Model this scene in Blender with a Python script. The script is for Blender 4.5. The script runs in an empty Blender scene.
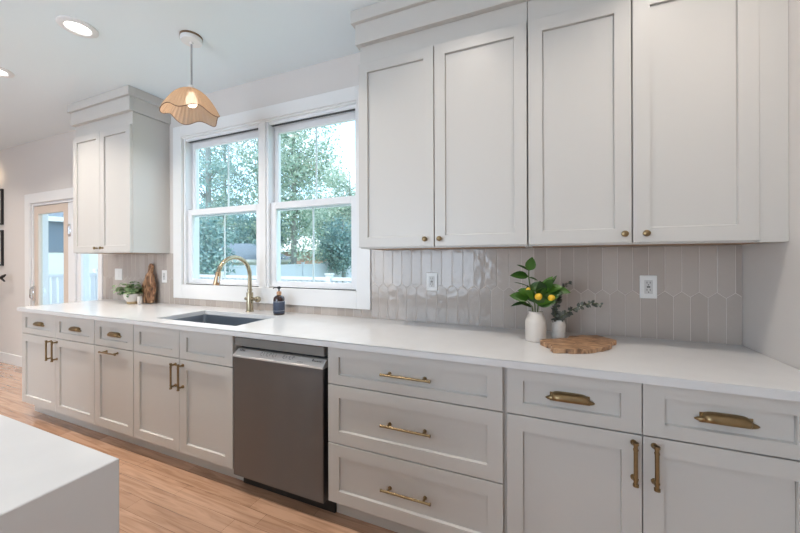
import bpy, bmesh, math, random
import numpy as np
from mathutils import Vector, Matrix

S = bpy.context.scene
COL = S.collection
R = math.radians

# ------------------------------------------------------------------ camera
cd = bpy.data.cameras.new('camera')
cam = bpy.data.objects.new('camera', cd)
COL.objects.link(cam)
cam.location = (0, -2.0291, 1.3143)
cam.rotation_euler = (R(90), R(0.178), R(22.483))
cd.sensor_width = 36
cd.lens = 334.31 / 800 * 36
cd.shift_y = -(266.5 - 259.16) / 800
cd.clip_start = 0.02
cd.clip_end = 400
S.camera = cam

# ------------------------------------------------------------------ world, sun, large lights, exposure
S.view_settings.view_transform = 'Standard'
S.view_settings.look = 'None'
S.view_settings.gamma = 1
S.view_settings.use_curve_mapping = False
S.view_settings.exposure = 0.23

W = bpy.data.worlds.new('sky')
S.world = W
W.use_nodes = True
wn, wl = W.node_tree.nodes, W.node_tree.links
wn.clear()
wo = wn.new('ShaderNodeOutputWorld')
wb = wn.new('ShaderNodeBackground')
wt = wn.new('ShaderNodeTexCoord')
wz = wn.new('ShaderNodeTexNoise')
wr = wn.new('ShaderNodeValToRGB')
wz.inputs['Scale'].default_value = 2.2
wz.inputs['Detail'].default_value = 5
wr.color_ramp.elements[0].position = 0.38
wr.color_ramp.elements[0].color = (0.46, 0.70, 1.0, 1)
wr.color_ramp.elements[1].position = 0.62
wr.color_ramp.elements[1].color = (0.84, 0.92, 1.0, 1)
wl.new(wt.outputs['Generated'], wz.inputs['Vector'])
wl.new(wz.outputs['Fac'], wr.inputs['Fac'])
wl.new(wr.outputs['Color'], wb.inputs['Color'])
wb.inputs['Strength'].default_value = 2.8
wl.new(wb.outputs['Background'], wo.inputs['Surface'])

sl = bpy.data.lights.new('sun', 'SUN')
sl.energy = 3.8
sl.angle = R(1.0)
sl.color = (1.0, 0.96, 0.9)
sun = bpy.data.objects.new('sun', sl)
COL.objects.link(sun)
sun.rotation_euler = Vector((0.35, 0.55, -0.85)).to_track_quat('-Z', 'Y').to_euler()

def area(name, loc, direction, sx, sy, power, color, shape='RECTANGLE', spread=180):
    l = bpy.data.lights.new(name, 'AREA')
    l.shape = shape
    l.size = sx
    l.size_y = sy
    l.energy = power
    l.color = color
    l.spread = R(spread)
    o = bpy.data.objects.new(name, l)
    COL.objects.link(o)
    o.location = loc
    o.rotation_euler = Vector(direction).to_track_quat('-Z', 'Z' if abs(direction[2]) < 0.9 else 'Y').to_euler()
    return o

# added fill light behind the camera, standing in for daylight from unseen windows
FILL_COLOR = (0.84, 0.93, 1.0)
area('added_fill_light', (-2.6, -5.44, 1.45), (0, 1, 0.45), 2.9, 1.8, 60, FILL_COLOR)
# unseen lamps: counter row read from its shadow, the others added to brighten
WARM = (1.0, 0.90, 0.80)
LAMP_W = 5.6
for lx, ly, lw in ((-1.5, -0.87, 1.1), (-0.38, -0.82, .5), (0.56, -0.80, .66),
               (-3.4, -3.2, 1), (-1.9, -3.2, .8), (-0.4, -3.2, .5), (-6.2, -1.8, 1), (-6.2, -3.6, 1), (-4.95, -0.87, 1.35), (-6.1, -0.87, 1.35), (-4.8, -2.3, 1.3)):
    area('row_and_fill_lamp', (lx, ly, 2.738), (0, 0, -1), 0.13, 0.13, LAMP_W * lw, WARM, 'DISK', 125)

# ------------------------------------------------------------------ materials
def mat(name, color, rough=0.5, metal=0.0, spec=0.5, coat=0.0):
    m = bpy.data.materials.new(name)
    m.use_nodes = True
    b = m.node_tree.nodes['Principled BSDF']
    b.inputs['Base Color'].default_value = (*color, 1)
    b.inputs['Roughness'].default_value = rough
    b.inputs['Metallic'].default_value = metal
    b.inputs['Specular IOR Level'].default_value = spec
    b.inputs['Coat Weight'].default_value = coat
    return m

def nodes(m):
    t = m.node_tree
    return t.nodes, t.links, t.nodes['Principled BSDF']

def add_noise(m, scale, amount, c2=None, bump=0.0, stretch=(1, 1, 1), detail=4, coords='Object'):
    n, l, b = nodes(m)
    tc = n.new('ShaderNodeTexCoord')
    mp = n.new('ShaderNodeMapping')
    mp.inputs['Scale'].default_value = stretch
    nz = n.new('ShaderNodeTexNoise')
    nz.inputs['Scale'].default_value = scale
    nz.inputs['Detail'].default_value = detail
    l.new(tc.outputs[coords], mp.inputs['Vector'])
    l.new(mp.outputs['Vector'], nz.inputs['Vector'])
    if c2 is not None:
        rp = n.new('ShaderNodeValToRGB')
        rp.color_ramp.elements[0].position = 0.5 - amount
        rp.color_ramp.elements[1].position = 0.5 + amount
        rp.color_ramp.elements[0].color = b.inputs['Base Color'].default_value
        rp.color_ramp.elements[1].color = (*c2, 1)
        l.new(nz.outputs['Fac'], rp.inputs['Fac'])
        l.new(rp.outputs['Color'], b.inputs['Base Color'])
    if bump:
        bp = n.new('ShaderNodeBump')
        bp.inputs['Strength'].default_value = bump
        bp.inputs['Distance'].default_value = 0.01
        l.new(nz.outputs['Fac'], bp.inputs['Height'])
        l.new(bp.outputs['Normal'], b.inputs['Normal'])
    return m

M = {}
M['cabinet'] = add_noise(mat('cabinet_paint', (0.59, 0.575, 0.55), 0.36), 40, 0.3, bump=0.02)
M['wall'] = add_noise(mat('wall_paint', (0.69, 0.655, 0.63), 0.7), 60, 0.3, bump=0.03)
M['ceiling'] = add_noise(mat('ceiling_paint', (0.78, 0.86, 0.90), 0.8), 60, 0.3, bump=0.03)
M['trim'] = mat('white_trim_paint', (0.80, 0.80, 0.80), 0.35)
M['vinyl'] = mat('white_vinyl', (0.80, 0.81, 0.83), 0.35)
M['quartz'] = add_noise(mat('white_quartz', (0.67, 0.675, 0.685), 0.16), 9, 0.25, c2=(0.71, 0.715, 0.72), detail=6)
M['outdoor_vinyl'] = mat('outdoor_white_vinyl', (.62, .63, .65), .4)
M['black'] = mat('black_plastic', (0.012, 0.012, 0.012), 0.5)
M['dark_gap'] = mat('dark_grey_plastic', (0.10, 0.10, 0.098), 0.5)
M['brass'] = add_noise(mat('aged_brass', (0.26, 0.185, 0.095), 0.30, 1.0), 60, 0.3, c2=(0.33, 0.24, 0.13))
M['faucet'] = mat('champagne_brass', (0.45, 0.385, 0.27), 0.27, 1.0)
M['faucet_tip'] = mat('copper_toned_brass', (0.60, 0.40, 0.24), 0.3, 1.0)
M['chrome'] = mat('chrome', (0.75, 0.75, 0.76), 0.15, 1.0)
M['sink'] = mat('sink_steel', (0.34, 0.38, 0.43), 0.35, 1.0)
M['outlet'] = mat('white_plate', (0.82, 0.82, 0.81), 0.35)
M['slot'] = mat('socket_slot', (0.05, 0.05, 0.05), 0.6)
M['socket'] = mat('socket_grey', (0.62, 0.62, 0.61), 0.4)
M['raw_wood'] = add_noise(mat('unpainted_plywood', (0.42, 0.27, 0.16), 0.6), 12, 0.25, c2=(0.34, 0.20, 0.11), stretch=(1, 8, 8))
M['ceramic'] = mat('cream_ceramic', (0.64, 0.595, 0.55), 0.35)
M['ceramic_matte'] = add_noise(mat('speckled_white_ceramic', (0.62, 0.59, 0.55), 0.55), 90, 0.2, c2=(0.56, 0.52, 0.48))
M['tan_clay'] = mat('tan_clay', (0.50, 0.36, 0.20), 0.6)
M['black_frame'] = mat('black_frame', (0.012, 0.012, 0.012), 0.4)
M['mount'] = mat('white_mount', (0.75, 0.74, 0.72), 0.6)
M['stem'] = mat('green_stem', (0.10, 0.13, 0.04), 0.6)
M['bark'] = add_noise(mat('bark', (0.20, 0.21, 0.20), 0.9), 4, 0.2, c2=(0.30, 0.30, 0.28), stretch=(4, 4, 1))
M['lemon'] = add_noise(mat('lemon_peel', (0.80, 0.48, 0.03), 0.4), 120, 0.3, bump=0.15)
M['amber'] = mat('amber_glass', (0.03, 0.012, 0.010), 0.08, coat=0.5)
M['soap_label'] = mat('slate_label', (0.05, 0.065, 0.105), 0.5)
M['label_line'] = mat('pale_label_print', (0.45, 0.48, 0.52), 0.6)
M['collar'] = mat('copper_collar', (0.55, 0.32, 0.18), 0.4, 0.6)

# brushed stainless steel
m = mat('brushed_stainless', (0.185, 0.178, 0.178), 0.36, 1.0)
n, l, b = nodes(m)
b.inputs['Anisotropic'].default_value = 0.9
tg = n.new('ShaderNodeTangent'); tg.direction_type = 'RADIAL'; tg.axis = 'Z'; l.new(tg.outputs[0], b.inputs['Tangent']); b.inputs['Anisotropic Rotation'].default_value = 0.25
tc = n.new('ShaderNodeTexCoord'); mp = n.new('ShaderNodeMapping'); nz = n.new('ShaderNodeTexNoise')
mp.inputs['Scale'].default_value = (7, 1, 0.25)
nz.inputs['Scale'].default_value = 1.0; nz.inputs['Detail'].default_value = 3
l.new(tc.outputs['Object'], mp.inputs['Vector']); l.new(mp.outputs['Vector'], nz.inputs['Vector'])
mr = n.new('ShaderNodeMapRange')
mr.inputs['From Min'].default_value = 0.3; mr.inputs['From Max'].default_value = 0.7; mr.inputs['To Min'].default_value = 0.30; mr.inputs['To Max'].default_value = 0.42
l.new(nz.outputs['Fac'], mr.inputs['Value']); l.new(mr.outputs['Result'], b.inputs['Roughness'])
M['steel'] = m
M['steel_panel'] = mat('silver_control_strip', (0.66, 0.64, 0.62), 0.4, 0.5)
M['print'] = mat('grey_print', (0.16, 0.15, 0.15), 0.6)

# oak plank floor, planks along x
m = mat('oak_planks', (0.5, 0.3, 0.18), 0.2, spec=0.7, coat=0.7)
n, l, b = nodes(m)
b.inputs['Coat Roughness'].default_value = 0.10; b.inputs['Coat IOR'].default_value = 1.6
tc = n.new('ShaderNodeTexCoord')
mp = n.new('ShaderNodeMapping'); mp.inputs['Location'].default_value = (0.12, 0.012, 0)
br = n.new('ShaderNodeTexBrick')
br.offset = 0.37; br.offset_frequency = 2; br.squash = 0.62; br.squash_frequency = 3
br.inputs['Scale'].default_value = 1
br.inputs['Brick Width'].default_value = 0.95
br.inputs['Row Height'].default_value = 0.086
br.inputs['Mortar Size'].default_value = 0.0007
br.inputs['Mortar Smooth'].default_value = 0.2
br.inputs['Bias'].default_value = -0.35
br.inputs['Color1'].default_value = (0.53, 0.335, 0.23, 1)
br.inputs['Color2'].default_value = (0.29, 0.155, 0.09, 1)
br.inputs['Mortar'].default_value = (0.13, 0.07, 0.04, 1)
l.new(tc.outputs['Object'], mp.inputs['Vector']); l.new(mp.outputs['Vector'], br.inputs['Vector'])
mp2 = n.new('ShaderNodeMapping'); mp2.inputs['Scale'].default_value = (1.6, 22, 1)
nz = n.new('ShaderNodeTexNoise'); nz.inputs['Scale'].default_value = 1.6; nz.inputs['Detail'].default_value = 8; nz.inputs['Distortion'].default_value = 1.2
l.new(tc.outputs['Object'], mp2.inputs['Vector']); l.new(mp2.outputs['Vector'], nz.inputs['Vector'])
rp = n.new('ShaderNodeValToRGB')
rp.color_ramp.elements[0].position = 0.33; rp.color_ramp.elements[0].color = (0.74, 0.68, 0.62, 1)
rp.color_ramp.elements[1].position = 0.6; rp.color_ramp.elements[1].color = (1.08, 1.06, 1.03, 1)
l.new(nz.outputs['Fac'], rp.inputs['Fac'])
mx = n.new('ShaderNodeMix'); mx.data_type = 'RGBA'; mx.blend_type = 'MULTIPLY'; mx.inputs['Factor'].default_value = 1
l.new(br.outputs['Color'], mx.inputs[6]); l.new(rp.outputs['Color'], mx.inputs[7])
l.new(mx.outputs[2], b.inputs['Base Color'])
M['floor'] = m

# glazed picket tiles: tone varies tile by tile
m = mat('glazed_tile', (0.5, 0.45, 0.43), 0.13)
n, l, b = nodes(m)
ge = n.new('ShaderNodeNewGeometry')
rp = n.new('ShaderNodeValToRGB')
rp.color_ramp.elements[0].color = (0.43, 0.375, 0.335, 1)
rp.color_ramp.elements[1].color = (0.51, 0.455, 0.415, 1)
l.new(ge.outputs['Random Per Island'], rp.inputs['Fac']); l.new(rp.outputs['Color'], b.inputs['Base Color'])
tc = n.new('ShaderNodeTexCoord'); nz = n.new('ShaderNodeTexNoise'); nz.inputs['Scale'].default_value = 26; nz.inputs['Detail'].default_value = 1.5
bp = n.new('ShaderNodeBump'); bp.inputs['Strength'].default_value = 0.10; bp.inputs['Distance'].default_value = 0.02
l.new(tc.outputs['Object'], nz.inputs['Vector']); l.new(nz.outputs['Fac'], bp.inputs['Height']); l.new(bp.outputs['Normal'], b.inputs['Normal'])
M['tile'] = m
M['grout'] = mat('pale_grout', (0.66, 0.61, 0.575), 0.8)

def glass_mat(name, tint, refl):
    m = bpy.data.materials.new(name); m.use_nodes = True
    t = m.node_tree; n, l = t.nodes, t.links
    n.clear()
    o = n.new('ShaderNodeOutputMaterial'); mix = n.new('ShaderNodeMixShader')
    tr = n.new('ShaderNodeBsdfTransparent'); gl = n.new('ShaderNodeBsdfGlossy'); fr = n.new('ShaderNodeLayerWeight')
    tr.inputs['Color'].default_value = (*tint, 1); gl.inputs['Roughness'].default_value = 0.01
    fr.inputs['Blend'].default_value = 0.5
    pw = n.new('ShaderNodeMath'); pw.operation = 'POWER'; pw.inputs[1].default_value = 4
    ma = n.new('ShaderNodeMath'); ma.operation = 'MULTIPLY_ADD'; ma.inputs[1].default_value = 0.6; ma.inputs[2].default_value = refl
    l.new(fr.outputs['Facing'], pw.inputs[0]); l.new(pw.outputs[0], ma.inputs[0]); l.new(ma.outputs[0], mix.inputs['Fac']); l.new(tr.outputs[0], mix.inputs[1]); l.new(gl.outputs[0], mix.inputs[2])
    l.new(mix.outputs[0], o.inputs['Surface'])
    return m
M['glass'] = glass_mat('window_glass', (0.93, 0.975, 0.975), 0.035)

def wood(name, c1, c2, c3, scale, stretch, dist):
    m = mat(name, c1, 0.5)
    n, l, b = nodes(m)
    tc = n.new('ShaderNodeTexCoord'); mp = n.new('ShaderNodeMapping'); mp.inputs['Scale'].default_value = stretch
    nz = n.new('ShaderNodeTexNoise'); nz.inputs['Scale'].default_value = scale; nz.inputs['Detail'].default_value = 6; nz.inputs['Distortion'].default_value = dist
    rp = n.new('ShaderNodeValToRGB'); e = rp.color_ramp.elements
    e[0].position = 0.33; e[0].color = (*c1, 1); e[1].position = 0.66; e[1].color = (*c3, 1)
    x = e.new(0.5); x.color = (*c2, 1)
    l.new(tc.outputs['Object'], mp.inputs['Vector']); l.new(mp.outputs['Vector'], nz.inputs['Vector']); l.new(nz.outputs['Fac'], rp.inputs['Fac'])
    l.new(rp.outputs['Color'], b.inputs['Base Color'])
    bp = n.new('ShaderNodeBump'); bp.inputs['Strength'].default_value = 0.3; bp.inputs['Distance'].default_value = 0.004
    l.new(nz.outputs['Fac'], bp.inputs['Height']); l.new(bp.outputs['Normal'], b.inputs['Normal'])
    return m
M['olive_wood'] = wood('swirled_dark_wood', (0.06, 0.026, 0.014), (0.34, 0.165, 0.085), (0.66, 0.40, 0.23), 6, (1, 1, 0.7), 4.5)
M['live_wood'] = wood('rough_brown_wood', (0.07, 0.034, 0.017), (0.38, 0.215, 0.115), (0.54, 0.335, 0.19), 13, (1.0, 3.5, 1), 1.6)
M['dark_wood'] = mat('walnut_ring', (0.20, 0.12, 0.07), 0.5)

def leaf_mat(name, c1, c2, trans=0.25, rough=0.45):
    m = bpy.data.materials.new(name); m.use_nodes = True
    n, l, b = nodes(m)
    ge = n.new('ShaderNodeNewGeometry'); rp = n.new('ShaderNodeValToRGB')
    rp.color_ramp.elements[0].color = (*c1, 1); rp.color_ramp.elements[1].color = (*c2, 1)
    l.new(ge.outputs['Random Per Island'], rp.inputs['Fac']); l.new(rp.outputs['Color'], b.inputs['Base Color'])
    b.inputs['Roughness'].default_value = rough
    tr = n.new('ShaderNodeBsdfTranslucent'); mix = n.new('ShaderNodeMixShader'); mix.inputs['Fac'].default_value = trans
    l.new(rp.outputs['Color'], tr.inputs['Color'])
    o = n['Material Output']
    l.new(b.outputs[0], mix.inputs[1]); l.new(tr.outputs[0], mix.inputs[2]); l.new(mix.outputs[0], o.inputs['Surface'])
    return m
M['lemon_leaf'] = leaf_mat('lemon_leaf', (0.012, 0.045, 0.008), (0.06, 0.16, 0.015), 0.15, 0.3)
M['euc_leaf'] = leaf_mat('eucalyptus_leaf', (0.055, 0.065, 0.055), (0.17, 0.185, 0.16), 0.1, 0.5)
M['pot_leaf'] = leaf_mat('pot_plant_leaf', (0.08, 0.18, 0.06), (0.48, 0.62, 0.34), 0.15, 0.4)
M['tree_leaf'] = leaf_mat('tree_leaf', (0.22, 0.34, 0.26), (0.60, 0.66, 0.56), 0.35, 0.5)
M['pine_leaf'] = leaf_mat('pine_needles', (0.16, 0.29, 0.28), (0.40, 0.50, 0.46), 0.25, 0.6)
M['dark_leaf'] = leaf_mat('hedge_leaf', (0.14, 0.27, 0.28), (0.38, 0.50, 0.47), 0.25, 0.6)

# ------------------------------------------------------------------ mesh helpers
def box(bm, x0, x1, y0, y1, z0, z1, bev=0.0):
    b2 = bmesh.new()
    bmesh.ops.create_cube(b2, size=1)
    for v in b2.verts:
        v.co = Vector(((x0 + x1) / 2 + v.co.x * abs(x1 - x0), (y0 + y1) / 2 + v.co.y * abs(y1 - y0), (z0 + z1) / 2 + v.co.z * abs(z1 - z0)))
    if bev:
        bmesh.ops.bevel(b2, geom=list(b2.edges), offset=bev, segments=1, affect='EDGES')
    merge(bm, b2)

def merge(bm, b2):
    me = bpy.data.meshes.new('tmp')
    b2.to_mesh(me); b2.free()
    bm.from_mesh(me)
    bpy.data.meshes.remove(me)

def tube(bm, pts, r, seg=10, caps=True):
    pts = [Vector(p) for p in pts]
    rs = r if isinstance(r, (list, tuple)) else [r] * len(pts)
    rings = []
    prev = None
    for i, p in enumerate(pts):
        d = (pts[min(i + 1, len(pts) - 1)] - pts[max(i - 1, 0)]).normalized()
        if prev is None:
            a = d.orthogonal().normalized()
        else:
            a = (prev - d * prev.dot(d)).normalized()
        prev = a
        c = d.cross(a)
        rings.append([bm.verts.new(p + (a * math.cos(t) + c * math.sin(t)) * rs[i]) for t in [2 * math.pi * k / seg for k in range(seg)]])
    for i in range(len(rings) - 1):
        for k in range(seg):
            bm.faces.new((rings[i][k], rings[i][(k + 1) % seg], rings[i + 1][(k + 1) % seg], rings[i + 1][k]))
    if caps:
        bm.faces.new(rings[0][::-1]); bm.faces.new(rings[-1])

def lathe(bm, prof, loc, seg=28, axis='z'):
    """prof: list of (radius, height); closed with caps where the radius is > 0 at the ends"""
    loc = Vector(loc)
    def pt(r, h, t):
        if axis == 'z': return loc + Vector((r * math.cos(t), r * math.sin(t), h))
        if axis == '-y': return loc + Vector((r * math.cos(t), -h, r * math.sin(t)))
        return loc + Vector((h, r * math.cos(t), r * math.sin(t)))
    rings = []
    for r, h in prof:
        if r < 1e-6: rings.append([bm.verts.new(pt(0, h, 0))])
        else: rings.append([bm.verts.new(pt(r, h, 2 * math.pi * k / seg)) for k in range(seg)])
    for a, b_ in zip(rings, rings[1:]):
        for k in range(seg):
            k2 = (k + 1) % seg
            if len(a) == 1 and len(b_) == 1: continue
            if len(a) == 1: bm.faces.new((a[0], b_[k2], b_[k]))
            elif len(b_) == 1: bm.faces.new((a[k], a[k2], b_[0]))
            else: bm.faces.new((a[k], a[k2], b_[k2], b_[k]))
    if len(rings[0]) > 1: bm.faces.new(rings[0][::-1])
    if len(rings[-1]) > 1: bm.faces.new(rings[-1])

def prism(bm, pts, z0, z1, bev=0.0):
    """a polygon in x, y given thickness in z"""
    b2 = bmesh.new()
    a = [b2.verts.new((x, y, z0)) for x, y in pts]
    c = [b2.verts.new((x, y, z1)) for x, y in pts]
    k = len(pts)
    b2.faces.new(a[::-1]); b2.faces.new(c)
    for i in range(k): b2.faces.new((a[i], a[(i + 1) % k], c[(i + 1) % k], c[i]))
    bmesh.ops.recalc_face_normals(b2, faces=list(b2.faces))
    if bev:
        bmesh.ops.bevel(b2, geom=[e for e in b2.edges], offset=bev, segments=1, affect='EDGES')
    merge(bm, b2)

def world_loc(o):
    p = Vector((0, 0, 0))
    while o is not None:
        p += Vector(o.location); o = o.parent
    return p

def build(name, bm, material, parent=None, smooth=False, origin=None):
    me = bpy.data.meshes.new(name)
    off = world_loc(parent) if parent is not None else Vector(origin or (0, 0, 0))
    for v in bm.verts: v.co -= off
    bmesh.ops.recalc_face_normals(bm, faces=list(bm.faces))
    bm.to_mesh(me); bm.free()
    me.materials.append(M[material] if isinstance(material, str) else material)
    if smooth:
        for p in me.polygons: p.use_smooth = True
        if smooth != 'all':
            try: me.set_sharp_from_angle(angle=R(40))
            except Exception: pass
    o = bpy.data.objects.new(name, me)
    COL.objects.link(o)
    if parent is not None: o.parent = parent
    else: o.location = off
    return o

def B():
    return bmesh.new()

def tag(o, label, cat, group=None):
    o['label'] = label; o['category'] = cat
    if group: o['group'] = group
    return o

def thing(name, loc, label, cat, group=None):
    o = bpy.data.objects.new(name, None)
    o.empty_display_size = 0.05
    COL.objects.link(o)
    o.location = loc
    return tag(o, label, cat, group)

def struct(o, label=None, cat=None):
    o['kind'] = 'structure'
    if label: o['label'] = label
    if cat: o['category'] = cat
    return o

def bx(name, material, parent, *dims, bev=0.0, smooth=False):
    b_ = B(); box(b_, *dims, bev=bev)
    return build(name, b_, material, parent, smooth)

# ------------------------------------------------------------------ the room
CEIL = 2.745
XL, XR, YF = -7.6, 0.867, -5.5
b_ = B(); box(b_, XL - .1, XR + .1, YF - .1, 0.15, -0.12, 0.0)
struct(build('floor', b_, 'floor'), 'oak plank floor running along the cabinets', 'floor')
b_ = B(); box(b_, XL - .1, XR + .1, YF - .1, 0.35, CEIL, CEIL + 0.12)
struct(build('ceiling', b_, 'ceiling'), 'flat pale ceiling', 'ceiling')
WIN = (-2.945, -1.155, 1.095, 2.412)
DOOR = (-5.655, -4.235, 0.0, 1.995)
b_ = B()
T = 0.15
box(b_, XL, DOOR[0], 0, T, 0, CEIL)
box(b_, DOOR[0], DOOR[1], 0, T, DOOR[3], CEIL)
box(b_, DOOR[1], WIN[0], 0, T, 0, CEIL)
box(b_, WIN[0], WIN[1], 0, T, 0, WIN[2])
box(b_, WIN[0], WIN[1], 0, T, WIN[3], CEIL)
box(b_, WIN[1], XR + .1, 0, T, 0, CEIL)
struct(build('wall_back', b_, 'wall'), 'pale grey wall behind the cabinets with window and patio door', 'wall')
b_ = B(); box(b_, XR, XR + .1, YF, 0, 0, CEIL)
struct(build('wall_right', b_, 'wall'), 'pale grey side wall at the right end of the counter', 'wall')
b_ = B(); box(b_, XL - .1, XL, YF, T, 0, CEIL)
struct(build('wall_left', b_, 'wall'), 'pale grey wall at the far left end of the room', 'wall')
b_ = B()
xs = [XL - .1, -4.1, -1.1, XR + .1]  # unseen wall; its opening is added to hold the fill light
box(b_, xs[0], xs[1], YF - .1, YF, 0, CEIL)
box(b_, xs[2], xs[3], YF - .1, YF, 0, CEIL)
box(b_, xs[1], xs[2], YF - .1, YF, 0, 0.5)
box(b_, xs[1], xs[2], YF - .1, YF, 2.4, CEIL)
struct(build('wall_front', b_, 'wall'), 'wall behind the camera with a wide opening added for the fill light', 'wall')
b_ = B()
box(b_, XL, DOOR[0] - .115, -0.014, 0, 0, 0.13, bev=.003)
struct(build('baseboard_back', b_, 'trim'), 'white baseboard left of the patio door', 'baseboard')

# window casing and mullion
b_ = B()
co = (-3.052, -1.050, 0.973, 2.508)
box(b_, co[0], WIN[0], -0.02, 0, co[2], co[3], bev=.002)
box(b_, WIN[1], co[1], -0.02, 0, co[2], co[3], bev=.002)
box(b_, WIN[0], WIN[1], -0.02, 0, WIN[3], co[3], bev=.002)
box(b_, WIN[0], WIN[1], -0.02, 0, co[2], WIN[2], bev=.002)
box(b_, -2.043, -1.982, -0.004, 0.12, WIN[2], WIN[3], bev=.002)   # mullion
# inner lip of the head, seen as thin stepped lines
box(b_, WIN[0], WIN[1], -0.008, 0.03, WIN[3] - .014, WIN[3], bev=.002)
struct(build('trim_1', b_, 'trim'), 'white casing and mullion around the kitchen window', 'trim')

def double_hung(name, x0, x1, label):
    z0, z1 = WIN[2], WIN[3]
    root = struct(thing(name, ((x0 + x1) / 2, 0.05, z0), label, 'window'))
    f = B()
    jw = 0.022
    box(f, x0, x0 + jw, 0.005, 0.14, z0, z1, bev=.002)
    box(f, x1 - jw, x1, 0.005, 0.14, z0, z1, bev=.002)
    box(f, x0 + jw, x1 - jw, 0.012, 0.14, z1 - .034, z1, bev=.002)
    box(f, x0 + jw, x1 - jw, 0.012, 0.14, z0, z0 + .012, bev=.002)
    build('window_frame', f, 'vinyl', root)
    t_ = B()
    box(t_, x0 + jw, x1 - jw, 0.010, 0.0115, z0 + .001, z0 + .007)
    box(t_, x0 + jw, x1 - jw, 0.030, 0.055, z1 - .0362, z1 - .034)
    build('seal', t_, 'black', root)
    zm0, zm1 = 1.705, 1.765
    def sash(nm, ya, yb, za, zb, st, top, bot):
        a, c = x0 + jw, x1 - jw
        s = B()
        box(s, a, a + st, ya, yb, za, zb, bev=.003)
        box(s, c - st, c, ya, yb, za, zb, bev=.003)
        box(s, a + st, c - st, ya, yb, zb - top, zb, bev=.003)
        box(s, a + st, c - st, ya, yb, za, za + bot, bev=.003)
        so = build(nm, s, 'vinyl', root)
        ym = (ya + yb) / 2
        g = B(); box(g, a + st - .004, c - st + .004, ym - .003, ym + .003, za + bot - .004, zb - top + .004)
        build('pane', g, 'glass', so)
        k = B(); xm = (a + c) / 2
        box(k, xm - .006, xm + .006, ym + .004, ym + .012, za + bot, zb - top)
        build('muntin', k, 'vinyl', so)
    sash('upper_sash', 0.070, 0.102, zm0, z1 - .037, 0.040, 0.050, 0.055)
    sash('lower_sash', 0.030, 0.062, z0 + .012, zm1, 0.050, 0.052, 0.038)
    return root
double_hung('window_1', WIN[0], -2.043, 'left double-hung window above the sink and faucet')
double_hung('window_2', -1.982, WIN[1], 'right double-hung window above the soap bottle')

# patio door
b_ = B()
cw = 0.115
box(b_, DOOR[0] - cw, DOOR[0], -0.02, 0, 0, DOOR[3] + cw, bev=.002)
box(b_, DOOR[1], DOOR[1] + 0.072, -0.02, 0, 0, DOOR[3] + cw, bev=.002)
box(b_, DOOR[0], DOOR[1], -0.02, 0, DOOR[3], DOOR[3] + cw, bev=.002)
struct(build('trim_2', b_, 'trim'), 'white casing around the patio door', 'trim')
dr = struct(thing('door_1', (-5.03, 0.05, 0), 'glazed patio door behind the left end of the counter', 'door'))
f = B()
box(f, DOOR[0], DOOR[0] + .03, 0.0, 0.14, 0, DOOR[3], bev=.002)
box(f, DOOR[1] - .03, DOOR[1], 0.0, 0.14, 0, DOOR[3], bev=.002)
box(f, DOOR[0] + .03, DOOR[1] - .03, 0.0, 0.14, DOOR[3] - .03, DOOR[3], bev=.002)
box(f, -4.875, -4.733, 0.012, 0.14, 0, DOOR[3] - .03, bev=.003)
box(f, DOOR[0] + .03, DOOR[1] - .03, 0.0, 0.14, 0, 0.02)
build('door_frame', f, 'vinyl', dr)
M['door_wood'] = mat('pale_beige_paint', (0.66, 0.56, 0.48), 0.45)
def leaf_panel(nm, x0, x1, st, z1, material, ya, yb):
    f = B()
    box(f, x0, x0 + st, ya, yb, 0.022, z1, bev=.003)
    box(f, x1 - st, x1, ya, yb, 0.022, z1, bev=.003)
    box(f, x0 + st, x1 - st, ya, yb, z1 - st, z1, bev=.003)
    box(f, x0 + st, x1 - st, ya, yb, 0.022, 0.022 + .2, bev=.003)
    p = build(nm, f, material, dr)
    g = B(); ym = (ya + yb) / 2
    box(g, x0 + st - .004, x1 - st + .004, ym - .003, ym + .003, .218, z1 - st + .004)
    build('pane', g, 'glass', p)
    return p
pl = leaf_panel('door_panel', -5.624, -4.878, 0.092, 1.96, 'door_wood', 0.012, 0.052)
h_ = B()
tube(h_, [(-5.607, -0.012, .85), (-5.607, -0.03, .87), (-5.607, -0.03, .97), (-5.607, -0.012, .99)], .008, 8)
box(h_, -5.622, -5.592, -0.012, 0.0125, .83, 1.01, bev=.004)
build('door_handle', h_, 'chrome', pl, True)
leaf_panel('fixed_panel', -4.731, -4.266, 0.072, 1.96, 'vinyl', 0.03, 0.07)
h_ = B()
box(h_, -4.857, -4.812, 0.004, 0.013, 1.58, 1.72, bev=.003)
tube(h_, [(-4.836, -0.001, 1.61), (-4.836, -0.001, 1.69)], .008, 8)
build('hinge', h_, 'chrome', dr, True)
h_ = B(); box(h_, -4.8778, -4.8752, 0.03, 0.05, 1.2, DOOR[3] - .03); build('seal', h_, 'dark_gap', dr)

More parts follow.
